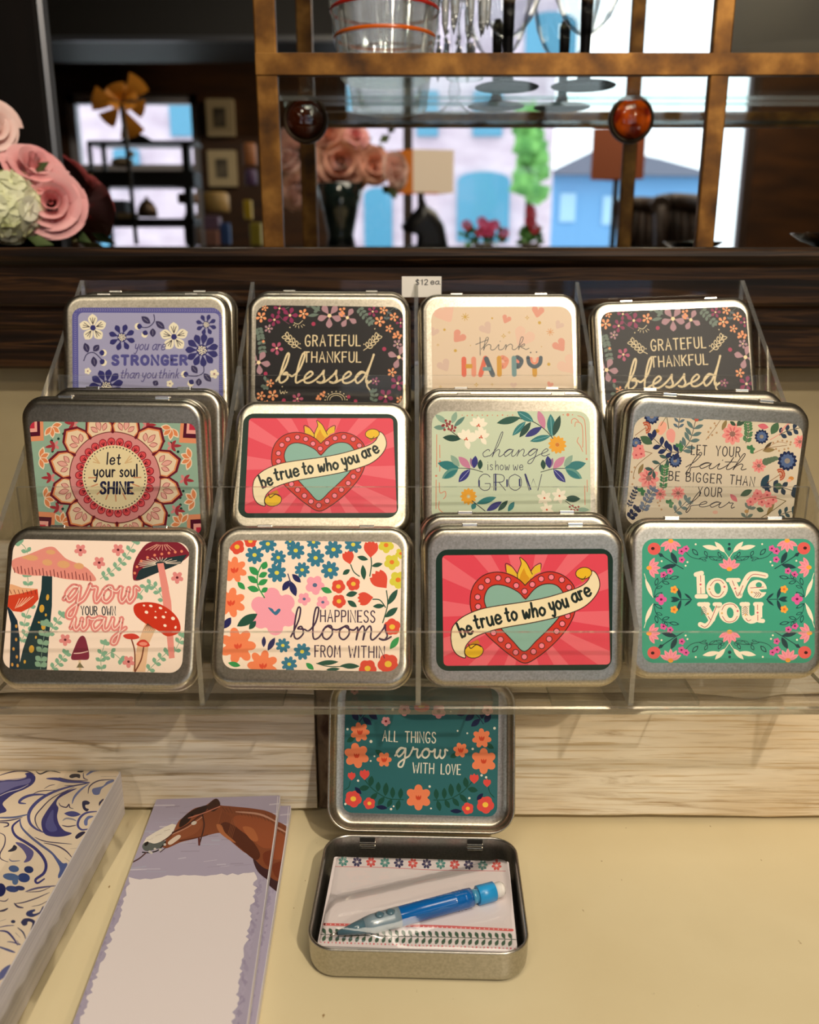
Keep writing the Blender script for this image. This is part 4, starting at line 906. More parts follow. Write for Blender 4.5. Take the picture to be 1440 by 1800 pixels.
def art_change(rect):
    A = Art([(155, 212), (1282, 212), (1262, 1000), (157, 1000)], rect, 7, base=(200, 212, 184))
    Tl, Dk, Nv, Pk, Sg, Wh, Or, Sal = (44, 120, 122), (30, 70, 60), (48, 50, 124), (200, 128, 158), (140, 170, 150), (244, 236, 214), (232, 164, 44), (216, 140, 110)
    # top left sprig with berries
    for a in ((265, 300, 178, 235, 20, Sg), (300, 300, 330, 215, 20, Sg), (312, 325, 392, 250, 16, (90, 130, 120)), (255, 330, 168, 328, 18, (110, 144, 130)), (365, 410, 232, 400, 24, Dk)): A.leaf(*a[:4], a[4], a[5])
    A.line([(260, 295), (290, 350), (365, 410)], 6, (70, 60, 50)); A.dots([(255, 280), (285, 287), (240, 312), (262, 318), (280, 305), (300, 318), (246, 345), (275, 340), (300, 335), (322, 330), (315, 352), (292, 348), (232, 316), (262, 300)], 10, (150, 62, 66))
    for cx, cy, r, a in ((488, 315, 68, -90), (400, 412, 76, -75), (505, 398, 66, -95)):
        for d in (-70, -35, 0, 38, 75, 150): q = R(a + d); A.leaf(cx, cy, cx + r * math.cos(q), cy + r * math.sin(q), r * .27, Wh)
        A.dots([(cx, cy), (cx - 10, cy + 4), (cx + 8, cy + 5), (cx + 2, cy - 8)], 5.5, (206, 84, 54))
    A.dots([(372 + 36 * i, 240 + (i % 2) * 3, 4 + (i % 3)) for i in range(11)], 5, Sal); A.dots([(1092, 238, 5), (1125, 238, 11), (1158, 238, 5)], 5, Sal)
    # top right branch
    A.line([(760, 262), (870, 285), (960, 345), (1022, 418)], 6, (40, 50, 50))
    for a in ((790, 258, 618, 298, 26, (36, 84, 72)), (880, 286, 765, 214, 30, Tl), (825, 285, 728, 388, 22, Tl), (862, 290, 778, 400, 22, Dk), (940, 325, 818, 396, 24, Nv), (958, 340, 915, 205, 26, Pk), (1000, 388, 852, 428, 22, Tl), (1008, 395, 1002, 232, 30, Tl), (1018, 392, 1070, 242, 24, Dk)): A.leaf(*a[:4], a[4], a[5], (120, 180, 180) if a[5] == Tl else None)
    A.petals(1045, 452, 66, 12, Or, .2, 10, .1); A.ell(1045, 452, 14, 13, (206, 120, 30))
    # swirls and border lines in salmon
    for p in ([(1150, 300), (1152, 275), (1175, 265), (1200, 285)], [(1172, 322), (1180, 292), (1212, 298), (1225, 330), (1226, 420), (1222, 470)], [(1195, 245), (1232, 262), (1246, 320), (1246, 520)], [(1195, 400), (1185, 430), (1205, 460), (1222, 500)], [(190, 380), (191, 610)], [(212, 455), (214, 545)], [(214, 600), (213, 640)], [(188, 700), (188, 900)], [(210, 720), (216, 790), (250, 780), (256, 810), (240, 832)], [(210, 850), (208, 900), (240, 930)], [(1228, 740), (1226, 870)], [(1246, 700), (1244, 780)]): A.line(p, 5.5, Sal)
    A.dots([(188, 672), (1248, 553), (214, 570)], 8, Sal)
    for fx in (0, 1):
        X = lambda x: 1440 - x if fx else x
        L = lambda x0, y0, x1, y1, w_, c, v=None: A.leaf(X(x0), y0, X(x1), y1, w_, c, v)
        A.line([(X(516), 645), (X(430), 622), (X(340), 618)], 5, (50, 60, 60))
        L(350, 618, 198, 582, 32, Tl); L(352, 608, 290, 525, 22, Sg); L(430, 620, 345, 536, 26, Pk); L(452, 618, 430, 545, 14, (150, 110, 150)); L(455, 618, 466, 530, 22, Nv); L(496, 628, 500, 556, 18, Dk); L(345, 620, 228, 690, 30, (96, 150, 138)); L(340, 628, 240, 692, 18, Tl); L(428, 624, 345, 716, 26, Nv, (160, 160, 210))
    A.petals(415, 815, 60, 12, Or, .2, 0, .1)
    for a in ((470, 865, 610, 820, 22, Tl), (440, 905, 462, 860, 18, Tl), (540, 915, 648, 850, 22, Nv), (620, 915, 690, 842, 18, Dk), (690, 918, 735, 850, 18, Tl), (1085, 830, 1195, 830, 24, Dk), (1160, 905, 1256, 905, 16, Sg)): A.leaf(*a[:4], a[4], a[5])
    A.line([(440, 845), (530, 915)], 6, (40, 50, 50)); A.line([(1090, 845), (1150, 890)], 5, (70, 60, 50)); A.dots([(1120, 885), (1140, 878), (1160, 890), (1180, 885), (1130, 905), (1150, 908), (1172, 905)], 8, (160, 80, 80))
    for cx, cy, r in ((945, 825, 56), (1050, 810, 56), (960, 905, 50)):
        for d in range(0, 360, 60): q = R(d + 20); A.leaf(cx, cy, cx + r * math.cos(q), cy + r * math.sin(q), r * .27, Wh)
        A.ell(cx, cy, 7, 7, (206, 84, 54))
    T = (58, 54, 84)
    A.script('change', 500, 538, 985, 530, 50, 4.6, T, .35, None, 2.2)
    A.word('is', 550, 630, 588, 630, 38, 4.4, T, PRINT, .3); A.word('how', 605, 630, 705, 630, 36, 4.4, T, PRINT, .3); A.word('we', 730, 630, 800, 630, 36, 4.4, T, PRINT, .25)
    N_ = (48, 50, 104)
    A.word('GROW', 486, 772, 930, 772, 112, 5, T, CAPS, .14)
    for p in ([(490, 705), (490, 745)], [(606, 660), (606, 770)], [(686, 700), (686, 745)], [(774, 695), (774, 740)], [(815, 660), (850, 765)]): A.line(p, 11, N_)
    return A.mesh('printed_card')

def art_faith(rect):
    A = Art([(228, 235), (1350, 292), (1280, 990), (158, 950)], rect, 7, base=(218, 204, 180))
    Nv, Gn, Dg, Pk, Sl, Ol, Rs = (38, 48, 88), (70, 124, 82), (74, 96, 76), (232, 146, 136), (92, 112, 128), (146, 124, 82), (206, 104, 108)
    def navy(x, y, r): A.petals(x, y, r, 13, (28, 40, 78), .2, 0, .1, fat=.72); A.flower(x, y, r * .7, 11, (84, 104, 146), None, 0, 12, .25); A.ell(x, y, r * .28, r * .26, (150, 140, 130))
    def pink(x, y, r): A.petals(x, y, r, 9, (236, 152, 144), .24, 8, .05, fat=.66); A.petals(x, y, r * .7, 9, (216, 112, 112), .12, 8, .1); A.ell(x, y, r * .26, r * .24, (150, 110, 100))
    navy(340, 240, 54); navy(500, 526, 46); navy(1073, 370, 48); navy(1246, 524, 66); navy(235, 410, 38)
    pink(880, 353, 72); pink(1060, 556, 48); pink(322, 640, 74); pink(400, 744, 44); pink(522, 736, 48); pink(1325, 402, 44)
    A.poly([(385, 300), (410, 272), (440, 290), (435, 330), (405, 360), (378, 345)], (240, 172, 150), True); A.ell(376, 334, 16, 12, (190, 140, 70)); A.poly([(440, 340), (470, 318), (498, 345), (494, 395), (478, 410), (445, 385)], (236, 160, 150), True); A.line([(440, 240), (455, 320)], 5, (110, 104, 70)); A.line([(400, 300), (435, 245)], 4, (110, 104, 70))
    for p, n, l, w_, c in (([(520, 318), (522, 280), (530, 245)], 3, 44, 9, Sl), ([(540, 470), (600, 390), (635, 262)], 6, 70, 13, (96, 120, 120)), ([(540, 470), (470, 468), (420, 440), (350, 380)], 5, 62, 16, Nv), ([(455, 505), (400, 545), (350, 590)], 3, 60, 12, (66, 92, 88)), ([(420, 715), (425, 640), (432, 570)], 8, 34, 8, Gn), ([(970, 410), (985, 350), (980, 280)], 8, 36, 9, (84, 128, 88)), ([(1190, 360), (1250, 330), (1345, 310)], 4, 46, 14, (46, 62, 84)), ([(185, 830), (210, 770), (235, 710)], 6, 26, 7, (50, 60, 88)), ([(280, 860), (310, 790), (350, 720)], 6, 44, 12, (108, 120, 142)), ([(500, 865), (540, 830), (580, 790)], 3, 50, 12, (110, 130, 130)), ([(1090, 700), (1180, 690), (1290, 715)], 4, 52, 16, (50, 62, 76)), ([(190, 905), (210, 880), (235, 850)], 3, 40, 14, (44, 50, 78)), ([(985, 900), (990, 860), (1000, 835)], 2, 50, 11, (110, 124, 116)), ([(1200, 880), (1240, 860), (1290, 850)], 3, 44, 12, (60, 82, 90))):
        A.sprig(p, n, l, w_, c, (80, 76, 70), 4.5)
    for a in ((345, 418, 262, 370, 26, (70, 100, 74)), (1135, 355, 1180, 280, 26, (74, 108, 78)), (1045, 298, 1118, 312, 18, (214, 108, 120)), (940, 752, 1020, 712, 20, Dg), (872, 740, 922, 790, 16, (212, 116, 124)), (1165, 680, 1222, 695, 22, Dg), (1100, 850, 1050, 832, 16, Dg), (1075, 690, 1130, 612, 22, (44, 70, 84)), (1080, 692, 1150, 692, 16, (40, 58, 80)), (250, 615, 285, 545, 14, Ol), (810, 330, 840, 262, 14, Ol), (1080, 460, 1165, 452, 14, Ol), (1090, 455, 1142, 402, 10, (80, 66, 46)), (1120, 880, 1170, 790, 14, Ol), (900, 300, 862, 272, 12, (60, 84, 66)), (905, 300, 960, 275, 12, (60, 84, 66)), (910, 300, 930, 262, 10, (60, 84, 66))): A.leaf(*a[:4], a[4], a[5])
    for x, y in ((525, 432), (1000, 445), (462, 800), (268, 722)):
        for d in (-150, -90, -30, 30): q = R(d + 20); A.leaf(x, y + 8, x + 34 * math.cos(q), y + 8 + 34 * math.sin(q), 12, Gn)
    for k in range(4): A.ell(1105 + 20 * k, 530 - 7 * k, 24, 24 - 3 * k, (96, 116, 92), n=10)
    # umbels, berry heads and pink sprays
    for x, y, x0, y0 in ((300, 312, 228, 362), (1200, 612, 1120, 665)):
        A.line([(x0, y0), (x, y)], 4, (150, 104, 70)); A.dots([(x + 30 * math.cos(R(d)) * (1 if r else .6) , y + 34 * math.sin(R(d)) * (1 if r else .6)) for r in (0, 1) for d in range(-120, 80, 18)], 6, (186, 90, 60))
        for d in range(-110, 70, 30): A.line([(x, y + 10), (x + 30 * math.cos(R(d)), y + 34 * math.sin(R(d)))], 2.4, (190, 110, 80), False, bump=False)
    A.line([(1020, 478), (1100, 445), (1240, 425)], 4, (150, 116, 80)); A.line([(1110, 442), (1180, 405), (1240, 412)], 3, (170, 130, 100)); A.line([(705, 390), (760, 320), (800, 262)], 4, (150, 120, 90)); A.line([(215, 640), (240, 560), (340, 478)], 4, (140, 110, 70)); A.line([(215, 440), (280, 460), (345, 478)], 4, (150, 116, 80))
    A.dots([(1150, 408), (1180, 400), (1210, 395), (1240, 400), (1262, 420), (1250, 445), (1225, 450), (1190, 460), (1170, 448), (1265, 405), (720, 340), (735, 315), (745, 360), (770, 300), (775, 345), (720, 375), (760, 285), (205, 600), (220, 640), (210, 680), (225, 570), (385, 800), (400, 790), (395, 820), (410, 845)], 7, (186, 150, 112))
    for x, y in ((240, 460), (262, 448), (236, 490), (270, 482), (1040, 770), (1075, 755), (1120, 745), (1160, 775), (1085, 790), (1130, 800), (1010, 790), (1055, 735)): A.flower(x, y, 30, 5, (234, 142, 138), (190, 70, 80), .25, x % 60, .4)
    A.line([(1060, 775), (1150, 760), (1245, 782)], 4, (120, 100, 60)); A.line([(1245, 782), (1180, 830), (1120, 870), (1070, 900)], 5, (110, 96, 60)); A.ell(1275, 636, 18, 13, (208, 140, 70)); A.ell(1262, 650, 16, 10, (240, 180, 150))
    A.line([(1200, 330), (1230, 300), (1260, 285)], 6, (226, 150, 140)); A.line([(1130, 390), (1200, 345), (1240, 288)], 5, (226, 150, 140)); A.ell(640, 262, 14, 12, (190, 96, 80)); A.ell(775, 860, 18, 12, (226, 180, 160)); A.ell(985, 852, 15, 12, (190, 150, 100))
    T = (62, 56, 58)
    A.word('LET', 608, 485, 708, 490, 62, 6.5, T, CAPS, .32); A.word('YOUR', 772, 492, 932, 500, 62, 6.5, T, CAPS, .3)
    A.script('faith', 570, 572, 972, 584, 38, 5.5, T, .5, None, 1.5)
    A.word('BE', 458, 652, 528, 656, 58, 6.5, T, CAPS, .3); A.word('BIGGER', 575, 658, 812, 672, 58, 6.5, T, CAPS, .3); A.word('THAN', 868, 674, 1030, 688, 58, 6.5, T, CAPS, .3)
    A.word('YOUR', 655, 752, 816, 760, 58, 6.5, T, CAPS, .3); A.script('fear', 575, 822, 900, 832, 36, 5.5, T, .5, None, 1.5)
    return A.mesh('printed_card')

def art_stronger(rect):
    A = Art([(188, 285), (1240, 282), (1252, 960), (190, 965)], rect, 6, base=(84, 84, 150))
    A.k += 1
    for i in range(64):
        x = 200 + i * 16.5
        for y in (301,): A.line([(x, y - 9), (x + 9, y), (x, y + 9)], 3, (140, 132, 176), False, False, cap=False)
    for j in range(42):
        y = 325 + j * 15
        for x in (210, 1234): A.line([(x - 9, y), (x, y + 8), (x + 9, y)], 3, (140, 132, 176), False, False, cap=False)
    A.rr(230, 320, 1222, 930, 34, (158, 156, 188))
    Nv, Cr = (42, 40, 104), (234, 224, 196)
    def daisy(x, y, r, n): A.petals(x, y, r, n, Nv, .2, 18, .22, fat=.68); A.ell(x, y, r * .34, r * .34, Nv); A.dots([(x + r * .27 * math.sqrt(i / 22) * math.cos(i * 2.4), y + r * .27 * math.sqrt(i / 22) * math.sin(i * 2.4)) for i in range(22)], max(3, r * .045), Cr)
    def star(x, y, r):
        for k in range(5):
            q = R(-92 + 72 * k); A.leaf(x, y, x + r * math.cos(q), y + r * math.sin(q), r * .34, Cr, None, .62)
            for d in (-14, 0, 14): A.line([(x + r * .25 * math.cos(q), y + r * .25 * math.sin(q)), (x + r * .72 * math.cos(q + R(d)), y + r * .72 * math.sin(q + R(d)))], r * .05, (70, 60, 70), False, bump=(d == -14))
        A.ell(x, y, r * .2, r * .2, Nv)
    star(333, 426, 98); star(902, 488, 104); daisy(535, 492, 96, 8); daisy(1130, 402, 76, 8); daisy(1100, 582, 120, 11); daisy(425, 835, 122, 11)
    def bud(x, y, a): 
        q = R(a); A.ell(x, y, 22, 24, Cr); A.leaf(x - 30 * math.cos(q), y - 30 * math.sin(q), x + 12 * math.cos(q), y + 12 * math.sin(q), 20, Nv); A.dots([(x + 16 * math.cos(q + d), y + 16 * math.sin(q + d)) for d in (-.7, 0, .7)], 9, Cr)
    def oleaf(a, b_, c, d, w_=22): A.leaf(a, b_, c, d, w_, (50, 44, 84)); A.line([(a + (c - a) * .25, b_ + (d - b_) * .25), (a + (c - a) * .75, b_ + (d - b_) * .75)], 9, (170, 165, 190), False, taper=1)
    for p in ([(760, 332), (762, 380), (720, 420), (660, 420)], [(268, 655), (290, 610), (340, 600), (395, 650)], [(1112, 695), (1110, 740), (1060, 765), (990, 760)]): A.line(p, 7, (52, 46, 90))
    bud(648, 415, 180); bud(695, 470, 110); bud(405, 600, 0); bud(405, 668, 30); bud(975, 752, 180); bud(1020, 815, 120)
    for a in ((735, 395, 672, 345), (772, 378, 836, 432), (752, 428, 752, 490), (298, 600, 275, 530), (335, 590, 375, 545), (335, 625, 345, 700), (1068, 745, 1025, 690), (1112, 745, 1165, 805), (1080, 780, 1075, 835), (760, 832, 782, 795)): oleaf(*a)
    for x, y, r in ((295, 728, 24), (1188, 750, 34), (872, 818, 26)): A.flower(x, y, r, 5, Cr, (150, 110, 120), .25)
    T = (70, 66, 128)
    A.word('you', 622, 580, 716, 580, 40, 7, (84, 78, 130), PRINT, .22, .4, .25); A.word('are', 745, 580, 836, 580, 40, 7, (84, 78, 130), PRINT, .22, .4, .25)
    A.word('STRONGER', 470, 682, 990, 682, 60, 21, (76, 74, 138), CAPS, .34)
    A.word('than', 520, 778, 652, 778, 36, 7, (84, 78, 130), PRINT.copy() | {'n': (.72, [[(.05, 1), (.05, 0)], '~', [(.05, .5), (.35, 1), (.62, .8), (.66, 0)]]), 'k': (.6, [[(.05, 1.8), (.05, 0)], [(.5, 1), (.08, .45)], [(.2, .55), (.58, 0)]])}, .2, .4, .25)
    A.word('you', 672, 778, 772, 778, 36, 7, (84, 78, 130), PRINT, .2, .4, .25)
    A.word('think', 788, 778, 932, 778, 36, 7, (84, 78, 130), PRINT.copy() | {'n': (.72, [[(.05, 1), (.05, 0)], '~', [(.05, .5), (.35, 1), (.62, .8), (.66, 0)]]), 'k': (.6, [[(.05, 1.8), (.05, 0)], [(.5, 1), (.08, .45)], [(.2, .55), (.58, 0)]])}, .24, .4, .25)
    return A.mesh('printed_card')

def art_grateful(rect):
    A = Art([(115, 265), (1160, 288), (1150, 980), (118, 960)], rect, 7, base=(30, 27, 28))
    Mv, Pe, Mg, Gn, Cr, Ros = (172, 132, 140), (236, 154, 104), (140, 40, 84), (104, 120, 108), (226, 206, 164), (178, 84, 112)
    def bl(x, y, r, c, n=5, rot=0): A.petals(x, y, r, n, c, .26, rot, .05, fat=.68); A.ell(x, y, r * .16, r * .16, (246, 220, 170))
    def lsprig(p, n, c=Gn, l=36, w_=11): A.sprig(p, n, l, w_, c, (90, 100, 90), 3.5)
    lsprig([(840, 290), (880, 340), (925, 390)], 5); lsprig([(130, 420), (150, 490), (165, 590)], 7, Gn, 34, 12); lsprig([(560, 310), (530, 290), (495, 280)], 1); lsprig([(1040, 380), (1050, 330), (1100, 290)], 3, (90, 104, 110), 26, 8); lsprig([(940, 945), (950, 910), (945, 880)], 3); lsprig([(185, 800), (210, 780), (190, 830)], 2)
    A.leaf(560, 335, 480, 345, 12, Gn); A.leaf(570, 310, 500, 275, 12, Gn); A.line([(265, 320), (300, 365), (350, 400)], 5, (110, 60, 80)); A.line([(300, 300), (330, 290), (345, 282)], 4, Gn)
    for x, y, r, c, n, a in ((635, 345, 88, Mv, 5, 20), (762, 360, 74, Mv, 4, 30), (140, 668, 84, Mv, 5, 10), (1125, 640, 82, Mv, 4, 20), (355, 340, 58, Mg, 5, 0), (245, 370, 48, Mg, 5, 30), (280, 290, 44, Mg, 4, 10), (942, 318, 40, Mg, 5, 0), (1115, 820, 56, Mg, 5, 0), (1030, 910, 56, Mg, 5, 20), (1140, 400, 36, Mg, 4, 0), (265, 570, 48, Ros, 5, 12), (415, 920, 42, Ros, 5, 0), (960, 805, 30, (150, 80, 110), 5, 0), (1115, 548, 34, Mv, 5, 10), (205, 432, 32, Mv, 5, 0),
                             (175, 285, 26, Pe, 5, 0), (152, 350, 40, Pe, 5, 20), (450, 330, 38, Pe, 5, 5), (1018, 310, 32, Pe, 5, 0), (990, 388, 40, Pe, 5, 10), (1092, 358, 34, Pe, 5, 0), (1058, 440, 30, Pe, 5, 0), (1075, 745, 34, Pe, 5, 0), (222, 812, 30, Pe, 5, 0), (160, 898, 34, Pe, 5, 0), (242, 893, 40, Pe, 5, 12), (1130, 935, 30, Pe, 5, 0), (200, 945, 20, Pe, 5, 0)): bl(x, y, r, c, n, a)
    A.dots([(712, 300), (738, 296), (725, 318), (712, 335), (735, 330), (722, 345), (1095, 478), (1120, 480), (1105, 495), (1140, 490), (1130, 505), (1090, 500), (1118, 465), (600, 878), (580, 890), (560, 905), (595, 900), (572, 922), (552, 920), (170, 522)], 10, Pe)
    A.dots([(522, 402, 15), (1022, 582, 15), (772, 910, 13), (190, 745, 14), (820, 940, 13), (320, 930, 14)], 13, (170, 50, 84))
    # line-drawn sunbursts
    A.line([(385, 392), (415, 402), (445, 378)], 4, Cr)
    for i in range(6): q = R(200 - 36 * i + 0); A.line([(418 + 30 * math.cos(q), 392 + 14 * abs(math.sin(q)) + 8), (420 + 42 * math.cos(q), 396 + 26 * abs(math.sin(q)) + 8)], 3.5, Cr, False, bump=(i == 0))
    for r in (62, 44): A.line([(684 + r * math.cos(R(180 + 18 * i)), 932 + r * .75 * math.sin(R(180 + 18 * i))) for i in range(11)], 4, Cr)
    A.dots([(684 + 76 * math.cos(R(180 + 22.5 * i)), 930 + 58 * math.sin(R(180 + 22.5 * i))) for i in range(9)] + [(356, 425), (956, 440), (428, 540), (880, 548), (308, 836), (340, 876)], 4.5, Cr)
    A.line([(292, 860), (300, 885), (312, 870), (322, 885), (330, 862)], 4, Cr)
    # laurel outlines
    for sg, x0, y0, x1, y1 in ((-1, 436, 575, 322, 470), (1, 876, 590, 985, 478)):
        A.line([(x0, y0), ((x0 + x1) / 2 - 6 * sg * -1, (y0 + y1) / 2 + 12), (x1, y1)], 5, Cr)
        for t in (.25, .45, .65, .85):
            x, y = x0 + (x1 - x0) * t, y0 + (y1 - y0) * t + 8
            for a in ((-90, -175) if sg < 0 else (-90, -5)):
                q = R(a - 5); e = (x + 42 * math.cos(q), y + 40 * math.sin(q)); A.leaf(x, y, e[0], e[1], 13, Cr); A.leaf(x + 6 * math.cos(q), y + 6 * math.sin(q), x + 35 * math.cos(q), y + 33 * math.sin(q), 7.5, (30, 27, 28))
    A.word('GRATEFUL', 466, 556, 852, 558, 74, 8.5, Cr, CAPS, .3); A.word('THANKFUL', 458, 668, 856, 672, 70, 8.5, Cr, CAPS, .26)
    A.script('blessed', 262, 808, 925, 818, 78, 13, Cr, .22, None, 1.35)
    A.line([(905, 800), (900, 835), (918, 862)], 11, Cr)
    return A.mesh('printed_card')

def art_happy(rect):
    A = Art([(155, 283), (1150, 270), (1150, 960), (160, 960)], rect, 8, base=(224, 200, 172))
    def heart(x, y, r, a, c):
        q = R(a); cs, sn = math.cos(q), math.sin(q)
        P = [(0, .95), (-.6, .35), (-.95, -.15), (-.85, -.6), (-.5, -.75), (-.15, -.6), (0, -.25), (.15, -.6), (.5, -.75), (.85, -.6), (.95, -.15), (.6, .35)]
        A.poly([(x + r * (u * cs - v * sn), y + r * (u * sn + v * cs)) for u, v in P], c, True)
    Lp, Dp, Mp, Gd = (228, 190, 166), (220, 150, 128), (214, 184, 166), (200, 160, 62)
    for h in ((250, 320, 80, -30, (230, 186, 164)), (800, 490, 78, 30, Lp), (1110, 690, 76, -40, Lp), (240, 690, 48, -30, Mp), (535, 430, 48, -35, Mp), (345, 490, 50, 40, Dp), (680, 365, 34, 25, Dp), (905, 310, 46, 10, Dp), (1055, 405, 34, 35, Mp), (1055, 550, 52, -35, Dp), (175, 455, 34, 20, Mp), (722, 830, 24, 0, Mp), (980, 828, 24, 20, Dp)): heart(*h)
    def ast(x, y, r, c=Gd):
        for i in range(4): q = R(45 * i + 10); A.line([(x - r * math.cos(q), y - r * math.sin(q)), (x + r * math.cos(q), y + r * math.sin(q))], 4.5, c, False, bump=(i == 0))
    ast(391, 351, 26); ast(990, 456, 26, (214, 150, 96))
    for x, y, r in ((828, 354, 18), (658, 485, 20), (698, 460, 12), (200, 548, 12), (462, 826, 18), (572, 825, 12), (215, 838, 12)): A.poly([(x, y - r), (x + r * .25, y - r * .25), (x + r, y), (x + r * .25, y + r * .25), (x, y + r), (x - r * .25, y + r * .25), (x - r, y), (x - r * .25, y - r * .25)], Gd); A.ell(x, y, r * .3, r * .3, (224, 200, 172), n=8)
    A.dots([(246, 442, 9), (320, 588, 11), (915, 390, 12), (974, 685, 12), (580, 360, 7), (925, 560, 4), (425, 552, 4)], 8, Gd)
    T = (70, 72, 76)
    A.script('hink', 500, 585, 835, 580, 40, 4.6, T, .12, None, 1.0); A.line([(462, 545), (545, 512)], 4.6, T, False); A.line([(493, 495), (492, 620)], 4.6, T, False)
    A.dots([(847, 602), (889, 599)], 5.5, T)
    Or, Ye, Tl, Sl, Pk, Sa = (222, 106, 80), (208, 152, 48), (112, 146, 146), (78, 90, 98), (232, 180, 158), (226, 146, 118)
    w_ = 34
    A.line([(378, 646), (378, 756)], w_, Or, False); A.line([(446, 646), (446, 756)], w_, Sa, False); A.line([(390, 697), (436, 697)], w_ * .9, Ye, False, cap=False)
    A.line([(528, 640), (492, 758)], w_, Or, False); A.line([(534, 645), (578, 758)], w_, Sl, False); A.line([(508, 716), (566, 716)], 26, Tl, False, cap=False)
    A.line([(648, 640), (672, 658), (655, 694), (634, 694)], 42, Sa); A.line([(640, 655), (655, 668)], 16, Pk, False); A.line([(624, 640), (624, 756)], w_, Ye, False)
    A.line([(752, 640), (775, 660), (758, 694), (738, 694)], 42, Sl); A.line([(744, 655), (758, 668)], 18, (232, 130, 110), False); A.line([(728, 640), (728, 756)], w_, Tl, False)
    A.line([(873, 715), (873, 758)], w_, Ye, False); A.line([(828, 638), (836, 680), (873, 702), (910, 680), (918, 638)], 28, Sl); A.line([(848, 640), (856, 668), (873, 678), (890, 668), (898, 640)], 15, (232, 140, 110)); A.line([(861, 640), (865, 654), (873, 658), (881, 654), (885, 640)], 10, Pk)
    return A.mesh('printed_card')

def art_things(rect, z):
    A = Art([(245, 62), (1212, 70), (1205, 876), (222, 862)], rect, 5, z=z, base=(46, 104, 108))
    Or, Nv, Dg, Rd, Pk, Wh = (238, 132, 88), (24, 30, 66), (26, 76, 60), (224, 78, 70), (234, 160, 164), (226, 222, 204)
    def orf(x, y, r, n=7, a=0): A.flower(x, y, r, n, Or, None, 0, a, .42, .7); [A.leaf(x + d, y - 14, x + d * .3, y + 18, 6, (206, 70, 40)) for d in (-16, 0, 16)]
    for x, sg in ((330, 1), (1115, -1)):
        A.line([(x, 292), (x + 40 * sg, 240), (x + 105 * sg, 195)], 5, Nv)
        for a in ((-8, 285, -45, 225, 20), (10, 262, 2, 190, 18), (20, 262, 78, 310, 18), (55, 225, 115, 275, 20), (70, 212, 60, 150, 18), (100, 200, 168, 240, 24)): A.leaf(x + a[0] * sg, a[1], x + a[2] * sg, a[3], a[4], Nv)
    A.leaf(300, 388, 250, 418, 16, Dg); A.leaf(1130, 415, 1182, 446, 16, Dg); A.leaf(478, 500, 430, 465, 16, Dg); A.leaf(955, 480, 905, 506, 16, Dg)
    orf(333, 355, 62); orf(312, 502, 80, 6, 20); orf(1105, 382, 62, 7, 10); orf(1118, 525, 82, 6, 30); orf(486, 525, 48, 6); orf(972, 458, 48, 6, 10); orf(704, 760, 82, 6, 30)
    for x, y, r in ((615, 212, 40), (498, 285, 30), (832, 218, 46), (1142, 205, 36), (300, 98, 26)): A.flower(x, y, r, 5, Pk, (120, 24, 40), .28, 20, .35)
    A.ell(725, 195, 50, 30, Rd); A.ell(722, 190, 20, 12, (240, 190, 80))
    for sg in (-1, 1):
        X = lambda x: 704 + sg * (x - 704)
        A.line([(X(800), 775), (X(900), 768), (X(990), 715), (X(1045), 655)], 6, Dg)
        for a in ((820, 772, 815, 702, 16), (825, 776, 842, 845, 16), (868, 768, 868, 696, 16), (872, 772, 902, 825, 15), (915, 755, 908, 668, 18), (920, 760, 962, 812, 16), (962, 728, 958, 664, 16), (965, 735, 1014, 788, 16), (1010, 695, 1000, 628, 18), (1015, 700, 1082, 712, 18)): A.leaf(X(a[0]), a[1], X(a[2]), a[3], a[4], Dg)
    for x, y, r in ((362, 625, 38), (280, 635, 30), (1058, 640, 36), (1140, 665, 30)):
        for d in (-35, 0, 35): q = R(-90 + d); A.leaf(x, y + r * .8, x + r * math.cos(q) * 1.1, y + r * math.sin(q), r * .42, Rd, None, .6)
    A.line([(270, 665), (262, 700), (235, 720)], 5, Dg); A.line([(1148, 690), (1160, 725), (1185, 752)], 5, Dg)
    for x, y, r in ((290, 775, 54), (392, 802, 38), (1018, 825, 38), (1130, 800, 56)): A.flower(x, y, r, 5, Rd, (246, 196, 70), .34, x % 70, .22)
    for a in ((300, 700, 342, 745, 14), (432, 822, 508, 830, 14), (905, 842, 982, 844, 14), (1075, 772, 1115, 728, 14)): A.leaf(*a[:4], a[4], Nv)
    A.dots([(255, 338), (403, 413, 10), (425, 505, 6), (401, 535, 6), (321, 660), (775, 690), (952, 338, 6), (1013, 352, 6), (1048, 450), (1186, 318, 9), (1105, 615), (1134, 627), (1028, 760), (240, 808), (530, 836), (546, 818, 6), (784, 828, 6), (541, 213, 9), (908, 218, 6)], 8, Wh)
    A.word('ALL', 477, 408, 570, 412, 64, 7, Wh, CAPS, .3); A.word('THINGS', 620, 414, 812, 416, 66, 7, Wh, CAPS, .26); A.word('WITH', 668, 604, 800, 608, 62, 7, Wh, CAPS, .26); A.word('LOVE', 848, 610, 970, 612, 62, 7, Wh, CAPS, .26)
    A.script('grow', 555, 508, 885, 512, 58, 11, Wh, .05)
    return A.mesh('printed_card')

